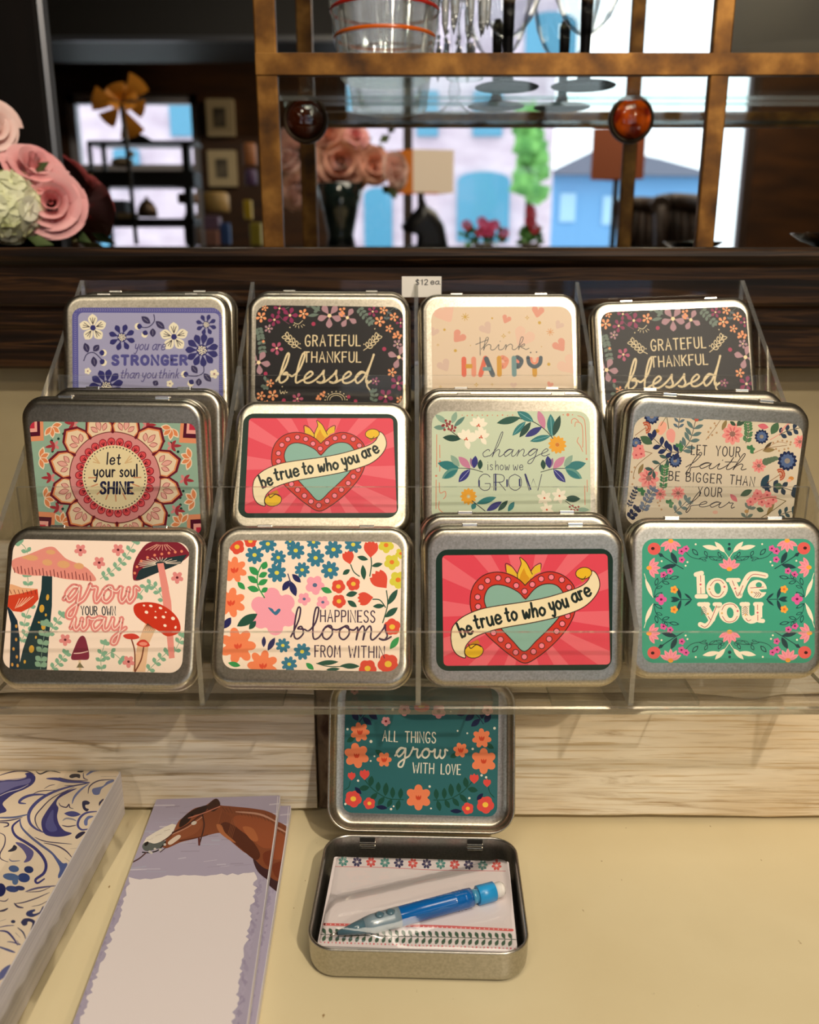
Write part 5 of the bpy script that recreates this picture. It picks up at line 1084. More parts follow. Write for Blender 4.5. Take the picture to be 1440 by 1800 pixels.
# ------------------------------------------------------------------ hinged notepad tins
def steel(name, dark, light, rough, bump, scale):
    m = noise_mat(name, [(0.3, dark), (0.7, light)], (1, 1, 1), 900, 2, rough, 0, metal=1.0)
    nt, nd, lk, b = nodes(m)
    tc = nd.new('ShaderNodeTexCoord'); n = nd.new('ShaderNodeTexNoise'); n.inputs['Scale'].default_value = scale; n.inputs['Detail'].default_value = 2
    lk.new(tc.outputs['Object'], n.inputs['Vector'])
    bp = nd.new('ShaderNodeBump'); bp.inputs['Strength'].default_value = bump; bp.inputs['Distance'].default_value = 0.0001
    lk.new(n.outputs['Fac'], bp.inputs['Height']); lk.new(bp.outputs[0], b.inputs['Normal'])
    return m
tin_m = steel('satin_tinplate', (170, 162, 146), (198, 190, 174), 0.30, 0.14, 2600)
tin_in = steel('tin_base_metal', (168, 164, 154), (188, 184, 175), 0.32, 0.06, 2200)
hinge_m = mat('bright_hinge_metal', (228, 224, 214), 0.25, 1.0)
TW, TH = 0.100, 0.0815
def lid_mesh():
    mb = MB()
    prof = [(2.0, -.1), (.9, -.9), (.25, -.75), (0, -.3), (0, .2), (.3, .6), (.75, .8), (.85, 1.6), (.95, 3.0), (1.35, 4.2), (2.1, 5.15), (3.1, 5.75), (4.3, 5.98), (5.4, 6.0)]
    rloft(mb, TW, TH, 0.0125, [(i / 1000, z / 1000) for i, z in prof], 0, True, True, 10)
    return mb.mesh('lid', tin_m)
def base_mesh():
    mb = MB()
    prof = [(2.2, -.2), (1.5, -.9), (1.3, -1.0), (1.3, -7.9), (1.5, -8.9), (2.1, -9.6), (3.2, -10), (6, -10)]
    rloft(mb, TW, TH, 0.0125, [(i / 1000, z / 1000) for i, z in prof], 0, True, True, 10)
    return mb.mesh('base', tin_in)
def hinge_mesh(x, sg):
    mb = MB(); y = sg * TH / 2
    ya, yb = sorted((y - sg * 0.0012, y + sg * 0.0007))
    mb.bbox(x - 0.0038, x + 0.0038, ya, yb, -0.0024, 0.0009, 0.0003)
    return mb.mesh('hinge', hinge_m)
LID, BASE = lid_mesh(), base_mesh()
HG = {s: [hinge_mesh(-0.026, s), hinge_mesh(0.026, s)] for s in (1, -1)}
def tin(pose, label, group, card=None, hinge=1):
    x, y, z, yaw, lean, roll = pose
    t = thing('notepad_tin', label, 'tin', group=group)
    M = Matrix.Translation((x, y, z)) @ Matrix.Rotation(R(yaw), 4, 'Z') @ Matrix.Rotation(R(90 - lean), 4, 'X') @ Matrix.Rotation(R(roll), 4, 'Z')
    t.matrix_world = M; t.location = M.translation; t.rotation_euler = M.to_euler()
    link('base', BASE, t); l = link('lid', LID, t)
    for h in HG[hinge]: link('hinge', h, t)
    if card: link('printed_card', card, l)
    return t
GB, GM, GF = 'tins on the back tier of the clear stand', 'tins on the middle tier of the clear stand', 'tins on the front tier of the clear stand'
heart_f = art_heart((0.2, -0.8, 86.3, 60)); heart_m = art_heart((-1.3, -0.2, 86.9, 62.5, 0.4))
grate_a = art_grateful((0.7, 1.3, 88.8, 61.0, -0.6)); grate_b = art_grateful((0.8, 1.5, 88.8, 63.0, 0.3))
tin((-0.1521, 0.4087, 0.1428, -1.2, 25, 0), 'silver tin with mushrooms and the words grow your own way', GF, art_grow_way((-1.5, 1.0, 88.1, 63.7, -0.8)))
tin((-0.0480, 0.4096, 0.1431, -2, 28, 0.5), 'silver tin with colourful flowers and the words happiness blooms from within', GF, art_blooms((0.6, 0.3, 86.5, 63.5, -0.6)))
tin((0.0559, 0.4072, 0.1442, 0, 12, 0.3), 'silver tin with a red flaming heart, the front one of two on the front tier', GF, heart_f)
tin((0.0547, 0.4254, 0.1453, -1, 12, 0.5), 'plain silver tin lid peeking up right behind the flaming heart tin of the front tier', GF)
tin((0.1588, 0.4172, 0.1446, 0, 16, 0), 'silver tin with a teal flowered card reading love you', GF, art_love((0.6, -0.8, 86.3, 62)))
tin((-0.1549, 0.4584, 0.1995, -4, 2, -0.2), 'silver tin with a round mandala and the words let your soul shine', GM, art_soul((0.4, -1.4, 88.5, 59.5, 0.2)))
tin((-0.1513, 0.4840, 0.2005, -4, 10, 0.3), 'plain silver tin lid peeking up behind the mandala tin', GM)
tin((-0.0487, 0.4815, 0.1968, 2, 36, -1), 'silver tin with a red flaming heart, leaning back on the middle tier', GM, heart_m, -1)
tin((0.0558, 0.4734, 0.1995, -2, 20, 0.3), 'silver tin with a pale green card reading change is how we grow', GM, art_change((-0.5, -0.7, 86.0, 61.4, 0.1)))
tin((0.0553, 0.4904, 0.2000, 0, 18, 0), 'plain silver tin rim peeking up behind the pale green change is how we grow tin', GM)
tin((0.1612, 0.4623, 0.1985, 1, 6, -4), 'tilted silver tin of wildflowers reading let your faith be bigger than your fear', GM, art_faith((0.6, 0.1, 90.0, 58.5, 0.9)))
tin((0.1597, 0.4850, 0.1994, 2, 11, -1), 'plain silver tin lid peeking up behind the tilted let your faith tin', GM)
tin((-0.1584, 0.5403, 0.2502, 6, 19, 0), 'silver tin with a lavender navy flowered card reading you are stronger than you think', GB, art_stronger((0.7, 1.6, 88.0, 58.7, -0.4)))
tin((-0.1579, 0.5590, 0.2510, 3, 18, 0), 'plain silver tin rim directly behind the lavender you are stronger tin', GB)
tin((-0.0491, 0.5419, 0.2503, 2, 20, -0.3), 'black flowered grateful thankful blessed tin, between the lavender and think happy tins', GB, grate_a)
tin((-0.0499, 0.5604, 0.2515, 1, 20, -0.3), 'plain silver tin rim behind the grateful thankful blessed tin beside the lavender tin', GB)
tin((0.0552, 0.5439, 0.2504, 1.5, 20, 0), 'silver tin with a peach card of hearts reading think happy', GB, art_happy((1.0, 1.4, 85.7, 59.7, 0.3)))
tin((0.1612, 0.5448, 0.2474, -1, 22, 2.2), 'black flowered grateful thankful blessed tin, tilted at the back tier right end', GB, grate_b)

# price tag on the back panel of the stand
tagb = MB().bbox(-0.0049, 0.0202, 0.5764, 0.5777, 0.2862, 0.2990, 0.0003).build('price_tag', mat('white_tag_card', (238, 232, 222), 0.5))
tag(tagb, 'white price tag reading $12 ea. on the back edge of the clear stand', 'price tag')
P = Art([(707, 488), (776, 490), (775, 524), (708, 522)], (0, 0, 25, 12.6), 1.5, z=0.05, base=(238, 232, 222))
for tx, a, b_ in (('$12', 731, 752), ('ea.', 757, 774)): P.word(tx, a, 502.5, b_, 503, 8.6 if tx == '$12' else 5.6, 1.5, (40, 40, 44), PRINT, .25)
o = link('price_print', P.mesh('price_print'), tagb); o.matrix_local = Matrix.Translation((0.00765, 0.5763, 0.2926)) @ Matrix.Rotation(R(90), 4, 'X')

# ------------------------------------------------------------------ open tin with notepad and pencil
ot = thing('open_tin', 'open silver tin on the cream counter, teal lid reading all things grow with love', 'tin', (0.0047, 0.3594, 0.0004), (0, 0, R(-1.7)))
mb = MB()
prof = [(7, .0), (4.2, 0), (2.6, .4), (1.3, 1.6), (.6, 3.4), (.35, 6), (.2, 15.4), (0, 16.2), (.15, 16.8), (.6, 17.0), (1.1, 16.8), (1.4, 16.0), (1.6, 4.0), (2.2, 2.2), (3.6, 1.2), (7, 1.0)]
rloft(mb, TW, TH, 0.0135, [(i / 1000, z / 1000) for i, z in prof], 0, True, True, 10)
mb.build('base', tin_in, ot)
for x in (-0.028, 0.0285):
    mb = MB(); y = TH / 2 - 0.0024
    mb.bbox(x - 0.0042, x + 0.0042, y - 0.0008, y + 0.0006, 0.0128, 0.0142, 0.0003).bbox(x - 0.0042, x + 0.0042, y - 0.0008, y + 0.0006, 0.0106, 0.0120, 0.0003)
    h = mb.build('hinge', hinge_m, ot)
    MB().box(x - 0.004, x + 0.004, y - 0.0003, y + 0.0007, 0.0143, 0.0158).build('hinge_slot', mat('hinge_slot_dark', (18, 16, 14), 0.8), h)
mb = MB()
prof = [(8, -6), (4.2, -6), (2.0, -5.2), (.95, -3.6), (.75, -.8), (.2, -.5), (0, 0), (.2, .6), (.7, .8), (1.3, .6), (1.6, -.4), (1.9, -2.6), (2.8, -4.4), (4.4, -5.3), (8, -5.4)]
rloft(mb, TW, TH, 0.0135, [(i / 1000, z / 1000) for i, z in prof], 0, True, True, 10)
lid = mb.build('lid', tin_m, ot)
LEAN = 20
lid.matrix_local = Matrix.Translation((0.0, TH / 2 + 0.0022, 0.0166)) @ Matrix.Rotation(R(90 - LEAN), 4, 'X') @ Matrix.Translation((0, TH / 2, 0))
link('printed_card', art_things((-0.4, 1.4, 83.0, 68.0, -0.6), -5.3), lid)

np_ = thing('notepad', 'small white notepad with a leafy border inside the open tin', 'notepad', (0.0047, 0.3580, 0.0017), (0, 0, R(-2.5)))
mb = MB()
for i in range(10): j = (i * 37 % 7 - 3) * 0.00009; mb.box(-0.0450 + j, 0.0450 + j, -0.0308 + j, 0.0308 - j, i * 0.00093, i * 0.00093 + 0.00085)
mb.build('paper_block', mat('white_paper', (236, 230, 226), 0.7), np_)
A = Art([(218, 205), (1232, 238), (1280, 755), (118, 715)], (0, 0, 90.4, 62), 1.2, z=9.45, base=(236, 224, 224), step=0.002)
for i, c in enumerate(('t', 'n', 'r', 't', 'n', 'r', 'n', 't', 'r', 'n', 't', 'r')):
    x, y = 270 + i * 81, 233 + i * 2.5; cc = {'t': (92, 150, 144), 'n': (70, 64, 100), 'r': (222, 92, 88)}[c]
    A.petals(x, y, 30, 7, cc, .27, i * 20, .1); A.ell(x, y, 7, 6, (236, 224, 224), n=8)
A.line([(225, 262), (500, 268), (800, 284), (1212, 292)], 3.5, (214, 130, 136))
A.line([(160, 592), (400, 598), (800, 605), (1250, 628)], 15, (226, 112, 110)); A.dots([(170 + 27 * i, 592 + 14 * (i / 40) ** 1.2 * 2.4) for i in range(40)], 3.5, (246, 226, 222))
A.line([(140, 650), (500, 660), (900, 668), (1270, 682)], 4, (60, 80, 66))
A.k += 1
for i in range(29):
    x = 165 + i * 38.5; y = 651 + i * 1.1
    for sg in (-1, 1): A.leaf(x + 4, y, x - 15, y + sg * 38, 11, (74, 100, 82), None, .6, False)
A.dots([(140 + 22 * i, 694 + i * .75, 3.6 + (i % 3)) for i in range(52)], 4, (222, 110, 120))
link('printed_sheet', A.mesh('printed_sheet'), np_)
# clear wrapper around pad and pencil
film = clear_mat('clear_film', (0.985, 0.985, 0.985), 0.05, 0.06)
mb = MB(); n = 26; g = []
rg = random.Random(5)
for j in range(n + 1):
    for i in range(n + 1):
        u, v = i / n - .5, j / n - .5
        x, y = u * 0.0925, v * 0.0640
        d = abs((x * math.sin(R(20.7)) * -1 + (y + 0.004) * math.cos(R(20.7))))
        z = 0.0105 + 0.0092 * max(0, 1 - (d / 0.019) ** 2) * (1 if abs(u) < .46 else .3) + rg.uniform(-.0002, .0002)
        edge = max(abs(u), abs(v)) * 2
        if edge > .93: z = 0.0100 - (edge - .93) * 0.04
        g.append((x, y, z))
mb.add(g, [(j * (n + 1) + i, j * (n + 1) + i + 1, (j + 1) * (n + 1) + i + 1, (j + 1) * (n + 1) + i) for j in range(n) for i in range(n)], 0, True)
mb.build('clear_wrapper', film, np_)

pc = thing('mechanical_pencil', 'blue translucent mechanical pencil lying on the notepad in the open tin', 'pencil', (0.0062, 0.3462, 0.0158))
ax = Vector((0.0840, 0.0317, 0)).normalized()
pc.rotation_euler = (0, 0, math.atan2(ax.y, ax.x))
MXp = Matrix.Rotation(R(90), 4, 'Y')
def pl(name, prof, m, n=24):
    return MB().lathe([(r, x) for x, r in prof], (0, 0, 0), n, 0, True, MXp).build(name, m, pc)
def tpl(name, col, tr, rough=0.15):
    m = mat(name, col, rough, 0, 0.6, 0.3); m.node_tree.nodes['Principled BSDF'].inputs['Transmission Weight'].default_value = tr; return m
pl('lead_sleeve', [(-.0452, .0004), (-.0415, .0007)], hinge_m)
pl('tip', [(-.0416, .0010), (-.0330, .0028), (-.0290, .0036)], tpl('smoky_blue_plastic', (96, 132, 150), .35))
pl('grip', [(-.0291, .0036), (-.0250, .0043), (-.0200, .0044), (-.0150, .0045), (-.0118, .0046)], tpl('clear_grey_grip', (150, 172, 186), .35, .25))
for x in (-.0215, -.0162): MB().lathe([(0.0018, 0), (0.0021, 0.0006), (0.0012, 0.001)], (x, -0.0006, 0.0042), 16).build('grip_hole', tpl('smoky_blue_plastic', (96, 132, 150), .35), pc)
pl('barrel', [(-.0118, .0043), (-.0116, .0045), (.0160, .0045), (.0165, .0047), (.0172, .0044), (.0180, .0047), (.0188, .0044), (.0196, .0047), (.0204, .0044), (.0212, .0046), (.0250, .0044)], tpl('blue_translucent_plastic', (12, 104, 186), .15))
pl('cap_neck', [(.0250, .0034), (.0282, .0034)], tpl('light_blue_plastic', (84, 170, 214), .2)); pl('cap', [(.0282, .0042), (.0284, .0045), (.0370, .0045), (.0372, .0042)], mat('sky_blue_plastic', (40, 156, 222), .3))
pl('eraser', [(.0372, .0036), (.0408, .0036), (.0422, .0026)], mat('white_eraser', (240, 234, 228), .7))

# ------------------------------------------------------------------ notepads lying on the counter
paper = mat('white_paper', (236, 230, 226), 0.7); edge_m = noise_mat('paper_edges', [(0.35, (216, 212, 220)), (0.65, (236, 232, 236))], (0.3, 0.3, 90), 14, 3, 0.7)
def pad(name, label, cat, loc, rz, w_, h_, th, card, group=None, cover=paper):
    t = thing(name, label, cat, loc, (0, 0, R(rz)), group)
    MB().bbox(-w_ / 2, w_ / 2, -h_ / 2, h_ / 2, 0, th - 0.0004, 0.0003).build('paper_block', edge_m, t)
    if card: link('printed_cover', card, t)
    return t
A = Art([(0, 1349.6), (205, 1369), (29, 1677), (0, 1677)], (0, 0, 139.6, 207), 3, z=28.05, base=(238, 220, 196), step=0.003, dst=[(-0.76, 105.5), (69.7, 95.5), (69.3, -34.14), (62.36, -34.14)])
q1 = lambda pts: [(x / 6.261, 1340 + y / 6.261) for x, y in pts]
q2 = lambda pts: [(x / 8, 1580 + y / 8) for x, y in pts]
Bd, Bm, Bl = (58, 58, 124), (74, 78, 142), (112, 124, 176); Th = (74, 66, 98)
def bp(pts, c): A.poly(q1(pts), c, True)
def bl_(pts, w_, c=Th, t=.7): A.line(q1(pts), w_ / 6.261, c, True, True, t)
bp([(-60, 230), (60, 190), (200, 182), (285, 165), (308, 140), (290, 116), (340, 104), (398, 140), (402, 190), (365, 240), (280, 290), (180, 330), (95, 390), (42, 450), (85, 520), (40, 548), (-60, 540)], Bd)
bp([(-60, 240), (60, 202), (220, 196), (345, 170), (330, 225), (180, 262), (-60, 360)], (112, 112, 168))
bl_([(-40, 385), (100, 320), (230, 285), (330, 235)], 8, (220, 214, 224)); bl_([(-40, 150), (100, 105), (220, 85), (330, 95), (400, 130)], 14); bl_([(-40, 190), (150, 178), (290, 160), (300, 120)], 10, (160, 150, 170))
bp([(860, 284), (760, 305), (670, 352), (600, 430), (520, 540), (468, 640), (478, 740), (515, 795), (610, 818), (720, 812), (800, 780), (720, 750), (662, 680), (640, 590), (655, 500), (632, 450), (665, 390), (770, 330)], Bd); bp([(560, 560), (600, 520), (600, 640), (640, 740), (560, 760), (510, 690)], (88, 90, 152))
bl_([(980, 225), (720, 280), (520, 360), (390, 460), (330, 560), (340, 660), (410, 730), (510, 775)], 36, Bm, .9); bl_([(830, 270), (600, 380), (470, 500), (400, 600), (420, 700), (480, 765)], 14); bl_([(640, 300), (460, 310), (380, 340)], 10); bl_([(540, 350), (380, 350), (270, 385), (225, 435), (300, 448)], 30, Bm, .8); bl_([(500, 285), (560, 250), (620, 240)], 8)
bl_([(525, 172), (640, 178), (760, 205), (1000, 220)], 36, Bm, .9); bl_([(660, 160), (800, 195), (980, 200)], 12); bl_([(720, 252), (860, 250), (1000, 225)], 10); bl_([(1260, 190), (1100, 200), (1000, 260), (980, 345)], 14)
bp([(1262, 192), (1190, 210), (1140, 260), (1030, 290), (1040, 350), (1100, 352), (1130, 290), (1200, 240), (1255, 215)], Bl)
bl_([(990, 235), (900, 300), (830, 380), (805, 455)], 24, Bl, .9); bl_([(660, 440), (680, 475), (740, 492), (770, 460), (780, 495), (820, 508)], 14)
bp([(915, 470), (920, 428), (960, 418), (998, 440), (985, 462), (950, 468), (955, 500), (988, 515), (965, 540), (928, 515)], (48, 50, 84)); bp([(1100, 440), (1140, 402), (1150, 410), (1120, 450), (1100, 480)], (48, 50, 84)); bp([(835, 820), (870, 780), (920, 760), (948, 768), (920, 800), (880, 830), (850, 842)], (44, 44, 74)); bp([(775, 150), (810, 124), (890, 128), (890, 170), (850, 160), (800, 170)], (44, 44, 60)); bp([(860, 100), (890, 86), (935, 92), (910, 108)], (44, 44, 60))
A.leaf(*q1([(715, 560)])[0], *q1([(900, 572)])[0], 5, Bm); bl_([(700, 640), (740, 615), (810, 625), (850, 645)], 20, (150, 148, 160)); bl_([(690, 690), (760, 705), (850, 690)], 14)
bl_([(1075, 540), (960, 555), (890, 610), (865, 690), (905, 740), (975, 735)], 26, Bm, .6); bp([(1040, 595), (980, 590), (935, 640), (940, 690), (970, 690), (980, 630)], Bl); bl_([(930, 110), (935, 170), (980, 190)], 12); bl_([(960, 140), (1040, 90), (1120, 85)], 26, Bl); bl_([(1120, 155), (1290, 155)], 7, (80, 76, 84)); bl_([(410, 90), (460, 120), (560, 85), (680, 110)], 16, (70, 68, 76))
bl_([(-40, 600), (160, 600), (330, 565)], 22, (100, 110, 150)); bl_([(-40, 640), (120, 632), (260, 600)], 14); bl_([(-20, 655), (90, 660), (100, 690), (50, 705)], 18); bl_([(-30, 760), (60, 800), (60, 900), (10, 1000), (20, 1060), (100, 1095)], 14)
bl_([(240, 620), (150, 700), (180, 800), (300, 880), (400, 950), (480, 1040), (515, 1130), (490, 1220), (400, 1290), (420, 1330), (500, 1280)], 34, Bd, .5); bl_([(230, 620), (250, 710), (340, 810), (450, 900), (570, 990), (650, 1080), (700, 1150)], 26, (92, 100, 146), .5)
bp([(560, 975), (640, 1050), (700, 1110), (745, 1110), (735, 1180), (660, 1275), (645, 1250), (665, 1180), (640, 1110)], (84, 100, 156)); bl_([(390, 820), (520, 870), (800, 900)], 12); bl_([(490, 885), (640, 920), (740, 980), (800, 1050)], 16); bl_([(720, 1050), (770, 1090)], 10); bl_([(780, 950), (850, 945)], 6)
bp([(95, 975), (140, 940), (165, 905), (198, 930), (180, 965), (130, 980)], (50, 50, 70)); bp([(180, 880), (260, 890), (350, 950), (380, 1000), (340, 1080), (270, 1100), (300, 1040), (260, 960)], (96, 92, 148)); bl_([(110, 1060), (140, 1085), (230, 1080)], 14, (130, 130, 160))
for x, y, a, b_, c in ((160, 1170, 58, 38, (74, 100, 152)), (325, 1180, 52, 40, (40, 56, 108)), (270, 1270, 68, 52, (52, 72, 130)), (130, 1260, 92, 40, (84, 110, 158)), (10, 1405, 60, 76, (38, 44, 96)), (140, 1395, 72, 36, (60, 76, 130)), (225, 1385, 56, 26, (56, 64, 110)), (175, 1310, 34, 40, (90, 116, 160))): A.ell(x / 6.261, 1340 + y / 6.261, a / 6.261, b_ / 6.261, c, 8)
bl_([(285, 1425), (420, 1385), (620, 1360)], 22, (96, 92, 130)); bl_([(300, 1430), (450, 1420), (560, 1375)], 10); bl_([(160, 1558), (260, 1545), (400, 1500), (550, 1435)], 14); bl_([(160, 1550), (200, 1590), (265, 1605)], 22); bl_([(350, 1590), (450, 1570), (540, 1520)], 8); bl_([(-20, 1520), (60, 1530), (100, 1500)], 12)
def cl(pts, w_, c=Bd, t=.7): A.line(q2(pts), w_ / 8, c, True, True, t)
A.poly(q2([(370, 215), (400, 175), (490, 150), (500, 175), (465, 195), (480, 215), (560, 190), (600, 120), (620, 110), (590, 190), (520, 240), (450, 262), (390, 245)]), (58, 66, 112), True); A.poly(q2([(300, 330), (340, 285), (420, 278), (490, 310), (490, 350), (430, 450), (460, 350), (400, 325), (385, 370), (340, 385), (310, 360)]), (48, 52, 92), True); A.ell(190 / 8, 1580 + 325 / 8, 4, 3, (50, 54, 90))
cl([(-20, 455), (100, 470), (190, 560), (255, 665)], 30); cl([(-20, 680), (120, 730), (215, 765)], 34, (80, 88, 140)); cl([(250, 410), (330, 480), (365, 575)], 22, (70, 76, 110)); cl([(100, 610), (190, 620), (290, 660)], 16); cl([(220, 480), (290, 555)], 14); cl([(-20, 410), (100, 385), (210, 380)], 14); cl([(-20, 330), (90, 290)], 12, (90, 90, 120)); cl([(-20, 180), (60, 165), (120, 135)], 30, (70, 66, 90)); cl([(240, 590), (270, 640), (300, 650)], 10)
A.leaf(*q2([(150, 930)])[0], *q2([(-60, 1190)])[0], 6, (84, 96, 150))
bpad = pad('floral_notebook', 'thick cream notebook pad with blue painted swirls, at the left on the counter', 'notebook', (-0.2350, 0.3398, 0.0005), 0, 0.140, 0.2075, 0.028, A.mesh('printed_cover'))
mb = MB(); rg = random.Random(3); n = 40; rings = []
for i in range(n + 1):
    y = -0.1036 + 0.2072 * i / n; k = rg.uniform(0, .0012); e = 0.0035 * (i / n) ** 3
    rings.append([(0.040, y, 0.0290), (0.0694, y, 0.0290), (0.0712 + k + e, y, 0.0270), (0.0716 + e * 2 + k, y, 0.0160), (0.0722 + e * 2 + rg.uniform(0, .001), y, 0.0060), (0.0735 + e * 2, y, 0.0006)])
mb.loft(rings, 0, True, False, False, False)
mb.build('clear_wrapper', film, bpad)

def horse_card():
    A = Art([(508, 85), (1218, 82), (1015, 1440), (30, 1440)], (0, 0, 70.2, 158), 1.0, z=6.05, base=(168, 160, 182), step=0.003, full_h=200)
    rg = random.Random(11)
    for i in range(60):
        y = rg.uniform(95, 520); x = 480 - (y - 85) * .33 + rg.uniform(0, 1) * 700; A.line([(x, y), (x + rg.uniform(40, 130), y + rg.uniform(-10, 10))], rg.uniform(6, 26), rg.choice([(188, 182, 200), (164, 158, 180), (198, 192, 206), (170, 170, 190), (156, 148, 168)]), False, bump=(i % 6 == 0), taper=.6)
    for i in range(70):
        y = 560 + i * 14; 
        for side in (0, 1):
            x = (340 - (y - 560) * .352 - 6) if not side else (1085 - (y - 560) * .17 + 22); A.line([(x + rg.uniform(-22, 22), y), (x + rg.uniform(-18, 18), y + 26)], rg.uniform(16, 40), rg.choice([(160, 151, 176), (172, 163, 186), (154, 145, 170)]), False, bump=(i % 8 == 0 and not side), taper=.5)
    pts = []
    for i in range(24): pts.append((352 + i * 31, 556 + rg.uniform(-13, 10)))
    for i in range(80): y = 570 + i * 17; pts.append((1082 - (y - 560) * .165 + rg.uniform(-16, 14), y))
    for i in range(80): y = 1915 - i * 17; pts.append((368 - (y - 560) * .345 + rg.uniform(-14, 16), y))
    A.poly(pts, (228, 219, 220))
    Br, D2, Lt, Bk, Wh = (128, 70, 44), (84, 42, 28), (170, 104, 66), (46, 28, 24), (226, 218, 206)
    A.poly([(870, 130), (930, 140), (1060, 158), (1150, 180), (1205, 220), (1225, 300), (1222, 480), (1200, 628), (1150, 590), (1090, 520), (1060, 460), (1000, 415), (930, 350), (880, 302), (800, 312), (730, 330), (650, 348), (585, 376), (560, 382), (540, 362), (600, 290), (650, 210), (720, 150), (790, 130), (845, 92)], Br, True)
    A.poly([(1060, 460), (1120, 520), (1215, 560), (1205, 640), (1150, 600), (1085, 540)], (62, 36, 40), True); A.poly([(900, 235), (980, 280), (1060, 360), (1100, 440), (1070, 470), (990, 400), (920, 335), (860, 280)], D2, True)
    A.poly([(960, 200), (1080, 210), (1180, 260), (1200, 380), (1120, 400), (1040, 330), (960, 260)], (146, 78, 48), True); A.poly([(1000, 270), (1060, 280), (1090, 350), (1050, 350)], (168, 98, 60), True); A.poly([(1120, 430), (1200, 420), (1190, 520), (1130, 500)], (112, 52, 32), True); A.poly([(850, 250), (880, 255), (900, 300), (960, 360), (930, 350), (870, 300)], Lt, True)
    A.poly([(640, 215), (700, 200), (770, 230), (740, 290), (680, 320), (620, 340), (580, 370), (600, 300)], (140, 80, 52), True); A.poly([(650, 210), (720, 155), (800, 130), (780, 175), (720, 190), (690, 230), (640, 260)], Bk, True); A.poly([(795, 140), (845, 92), (870, 112), (868, 140), (830, 170)], (60, 36, 28), True)
    A.poly([(430, 356), (452, 314), (500, 284), (560, 252), (598, 236), (620, 243), (604, 282), (578, 312), (545, 338), (500, 354), (465, 364)], Wh); [A.line([(455 + 24 * i, 330 - 13 * i), (490 + 24 * i, 322 - 13 * i)], 6, c_, False, taper=.7) for i, c_ in enumerate(((186, 178, 168), (206, 196, 182), (170, 158, 150), (212, 204, 192), (150, 130, 118)))]; A.line([(605, 290), (570, 322), (530, 346)], 7, (90, 56, 44), taper=.6); A.poly([(428, 372), (440, 345), (470, 345), (500, 352), (560, 338), (545, 372), (500, 388), (450, 396)], (92, 98, 96), True); A.ell(452, 352, 16, 9, (30, 26, 26), -50); A.poly([(575, 345), (630, 305), (645, 320), (590, 362)], (214, 196, 180), True)
    A.line([(430, 402), (470, 405), (520, 392), (560, 345)], 7, (40, 34, 34)); A.dots([(470, 400), (500, 385), (530, 390), (556, 360), (480, 408)], 8, (196, 190, 186))
    for p, w_, c in (([(600, 290), (680, 250), (760, 190), (860, 130)], 9, (70, 36, 30)), ([(600, 300), (690, 258), (770, 200)], 4, (196, 150, 130)), ([(770, 185), (780, 250), (765, 320), (750, 370)], 8, (66, 40, 36)), ([(690, 205), (770, 180), (870, 140)], 6, (190, 120, 100)), ([(640, 340), (740, 325), (800, 310)], 6, D2), ([(450, 405), (410, 440), (360, 466)], 8, (88, 62, 62)), ([(750, 330), (752, 368)], 12, (96, 44, 40)), ([(560, 380), (530, 405)], 5, (70, 50, 50))): A.line(p, w_, c)
    A.ell(722, 236, 16, 11, (206, 196, 186), -20); A.ell(712, 185, 9, 6, (20, 14, 14))
    for i in range(16): A.line([(885 + i * 19, 140 + i * 4 + rg.uniform(-6, 6)), (905 + i * 19, 175 + i * 5)], 6, rg.choice([(70, 40, 30), (104, 60, 42), (60, 34, 28)]), False, bump=(i == 0), taper=.7)
    for i in range(12): A.line([(880 + i * 8, 165 + i * 6), (860 + i * 7, 240 + i * 9)], 5, rg.choice([(92, 48, 34), (150, 92, 62)]), False, bump=(i == 0), taper=.7)
    A.line([(960, 175), (1100, 195), (1205, 250)], 12, (186, 140, 120), taper=.6); A.line([(1205, 90), (1190, 260), (1160, 470), (1140, 600), (1115, 800)], 3.5, (222, 216, 220), True, True, 0)  # pale last line: highlight along the wrapper edge, painted into the print
    return A.mesh('printed_cover')
hc = horse_card()
pad('horse_notepad', 'slim lilac notepad with a painted brown horse head, lying on top of its twin', 'notepad', (-0.1041, 0.3412, 0.0067), 3.2, 0.0706, 0.200, 0.006, hc, 'lilac horse notepads')
pad('horse_notepad', 'lilac horse notepad underneath its twin, showing only its right edge', 'notepad', (-0.1003, 0.3412, 0.0003), 1.9, 0.0706, 0.200, 0.006, hc.copy(), 'lilac horse notepads')

# ------------------------------------------------------------------ glassware on the gilt shelf
clearg = clear_mat('clear_glassware', (0.95, 0.97, 0.97), 0.10, 0.03)
blk_gl = mat('black_glass', (8, 8, 10), 0.5, 0, 0.08, 0.0)
def at(name, label, cat, loc, group=None, rz=0): return thing(name, label, cat, loc, (0, 0, rz), group)
def goblet(x, y, label):
    t = at('goblet', label, 'goblet', (x, y, 0.4503), 'black stemmed goblets')
    MB().lathe([(.0268, 0), (.0275, .0008), (.0250, .0018), (.0120, .0034), (.0055, .0060)], n=40).build('foot', blk_gl, t)
    MB().lathe([(.0060, .0060), (.0044, .0110), (.0042, .0260), (.0046, .0400), (.0050, .0560), (.0052, .0700), (.0030, .0760)], n=24).build('stem', blk_gl, t)
    MB().lathe([(.0062, .0400), (.0120, .0440), (.0200, .0530), (.0268, .0680), (.0315, .0900), (.0330, .1150), (.0320, .1400)], n=40, cap=False).build('bowl', clearg, t)
goblet(0.0835, 0.828, 'black stemmed clear goblet beside the striped glass vase')
goblet(0.1480, 0.822, 'black stemmed clear goblet nearer the right gilt post')
t = at('glass_vase', 'ribbed clear glass vase with red and orange bands on the gilt shelf', 'vase', (-0.0200, 0.800, 0.4503))
mb = MB(); rings = []
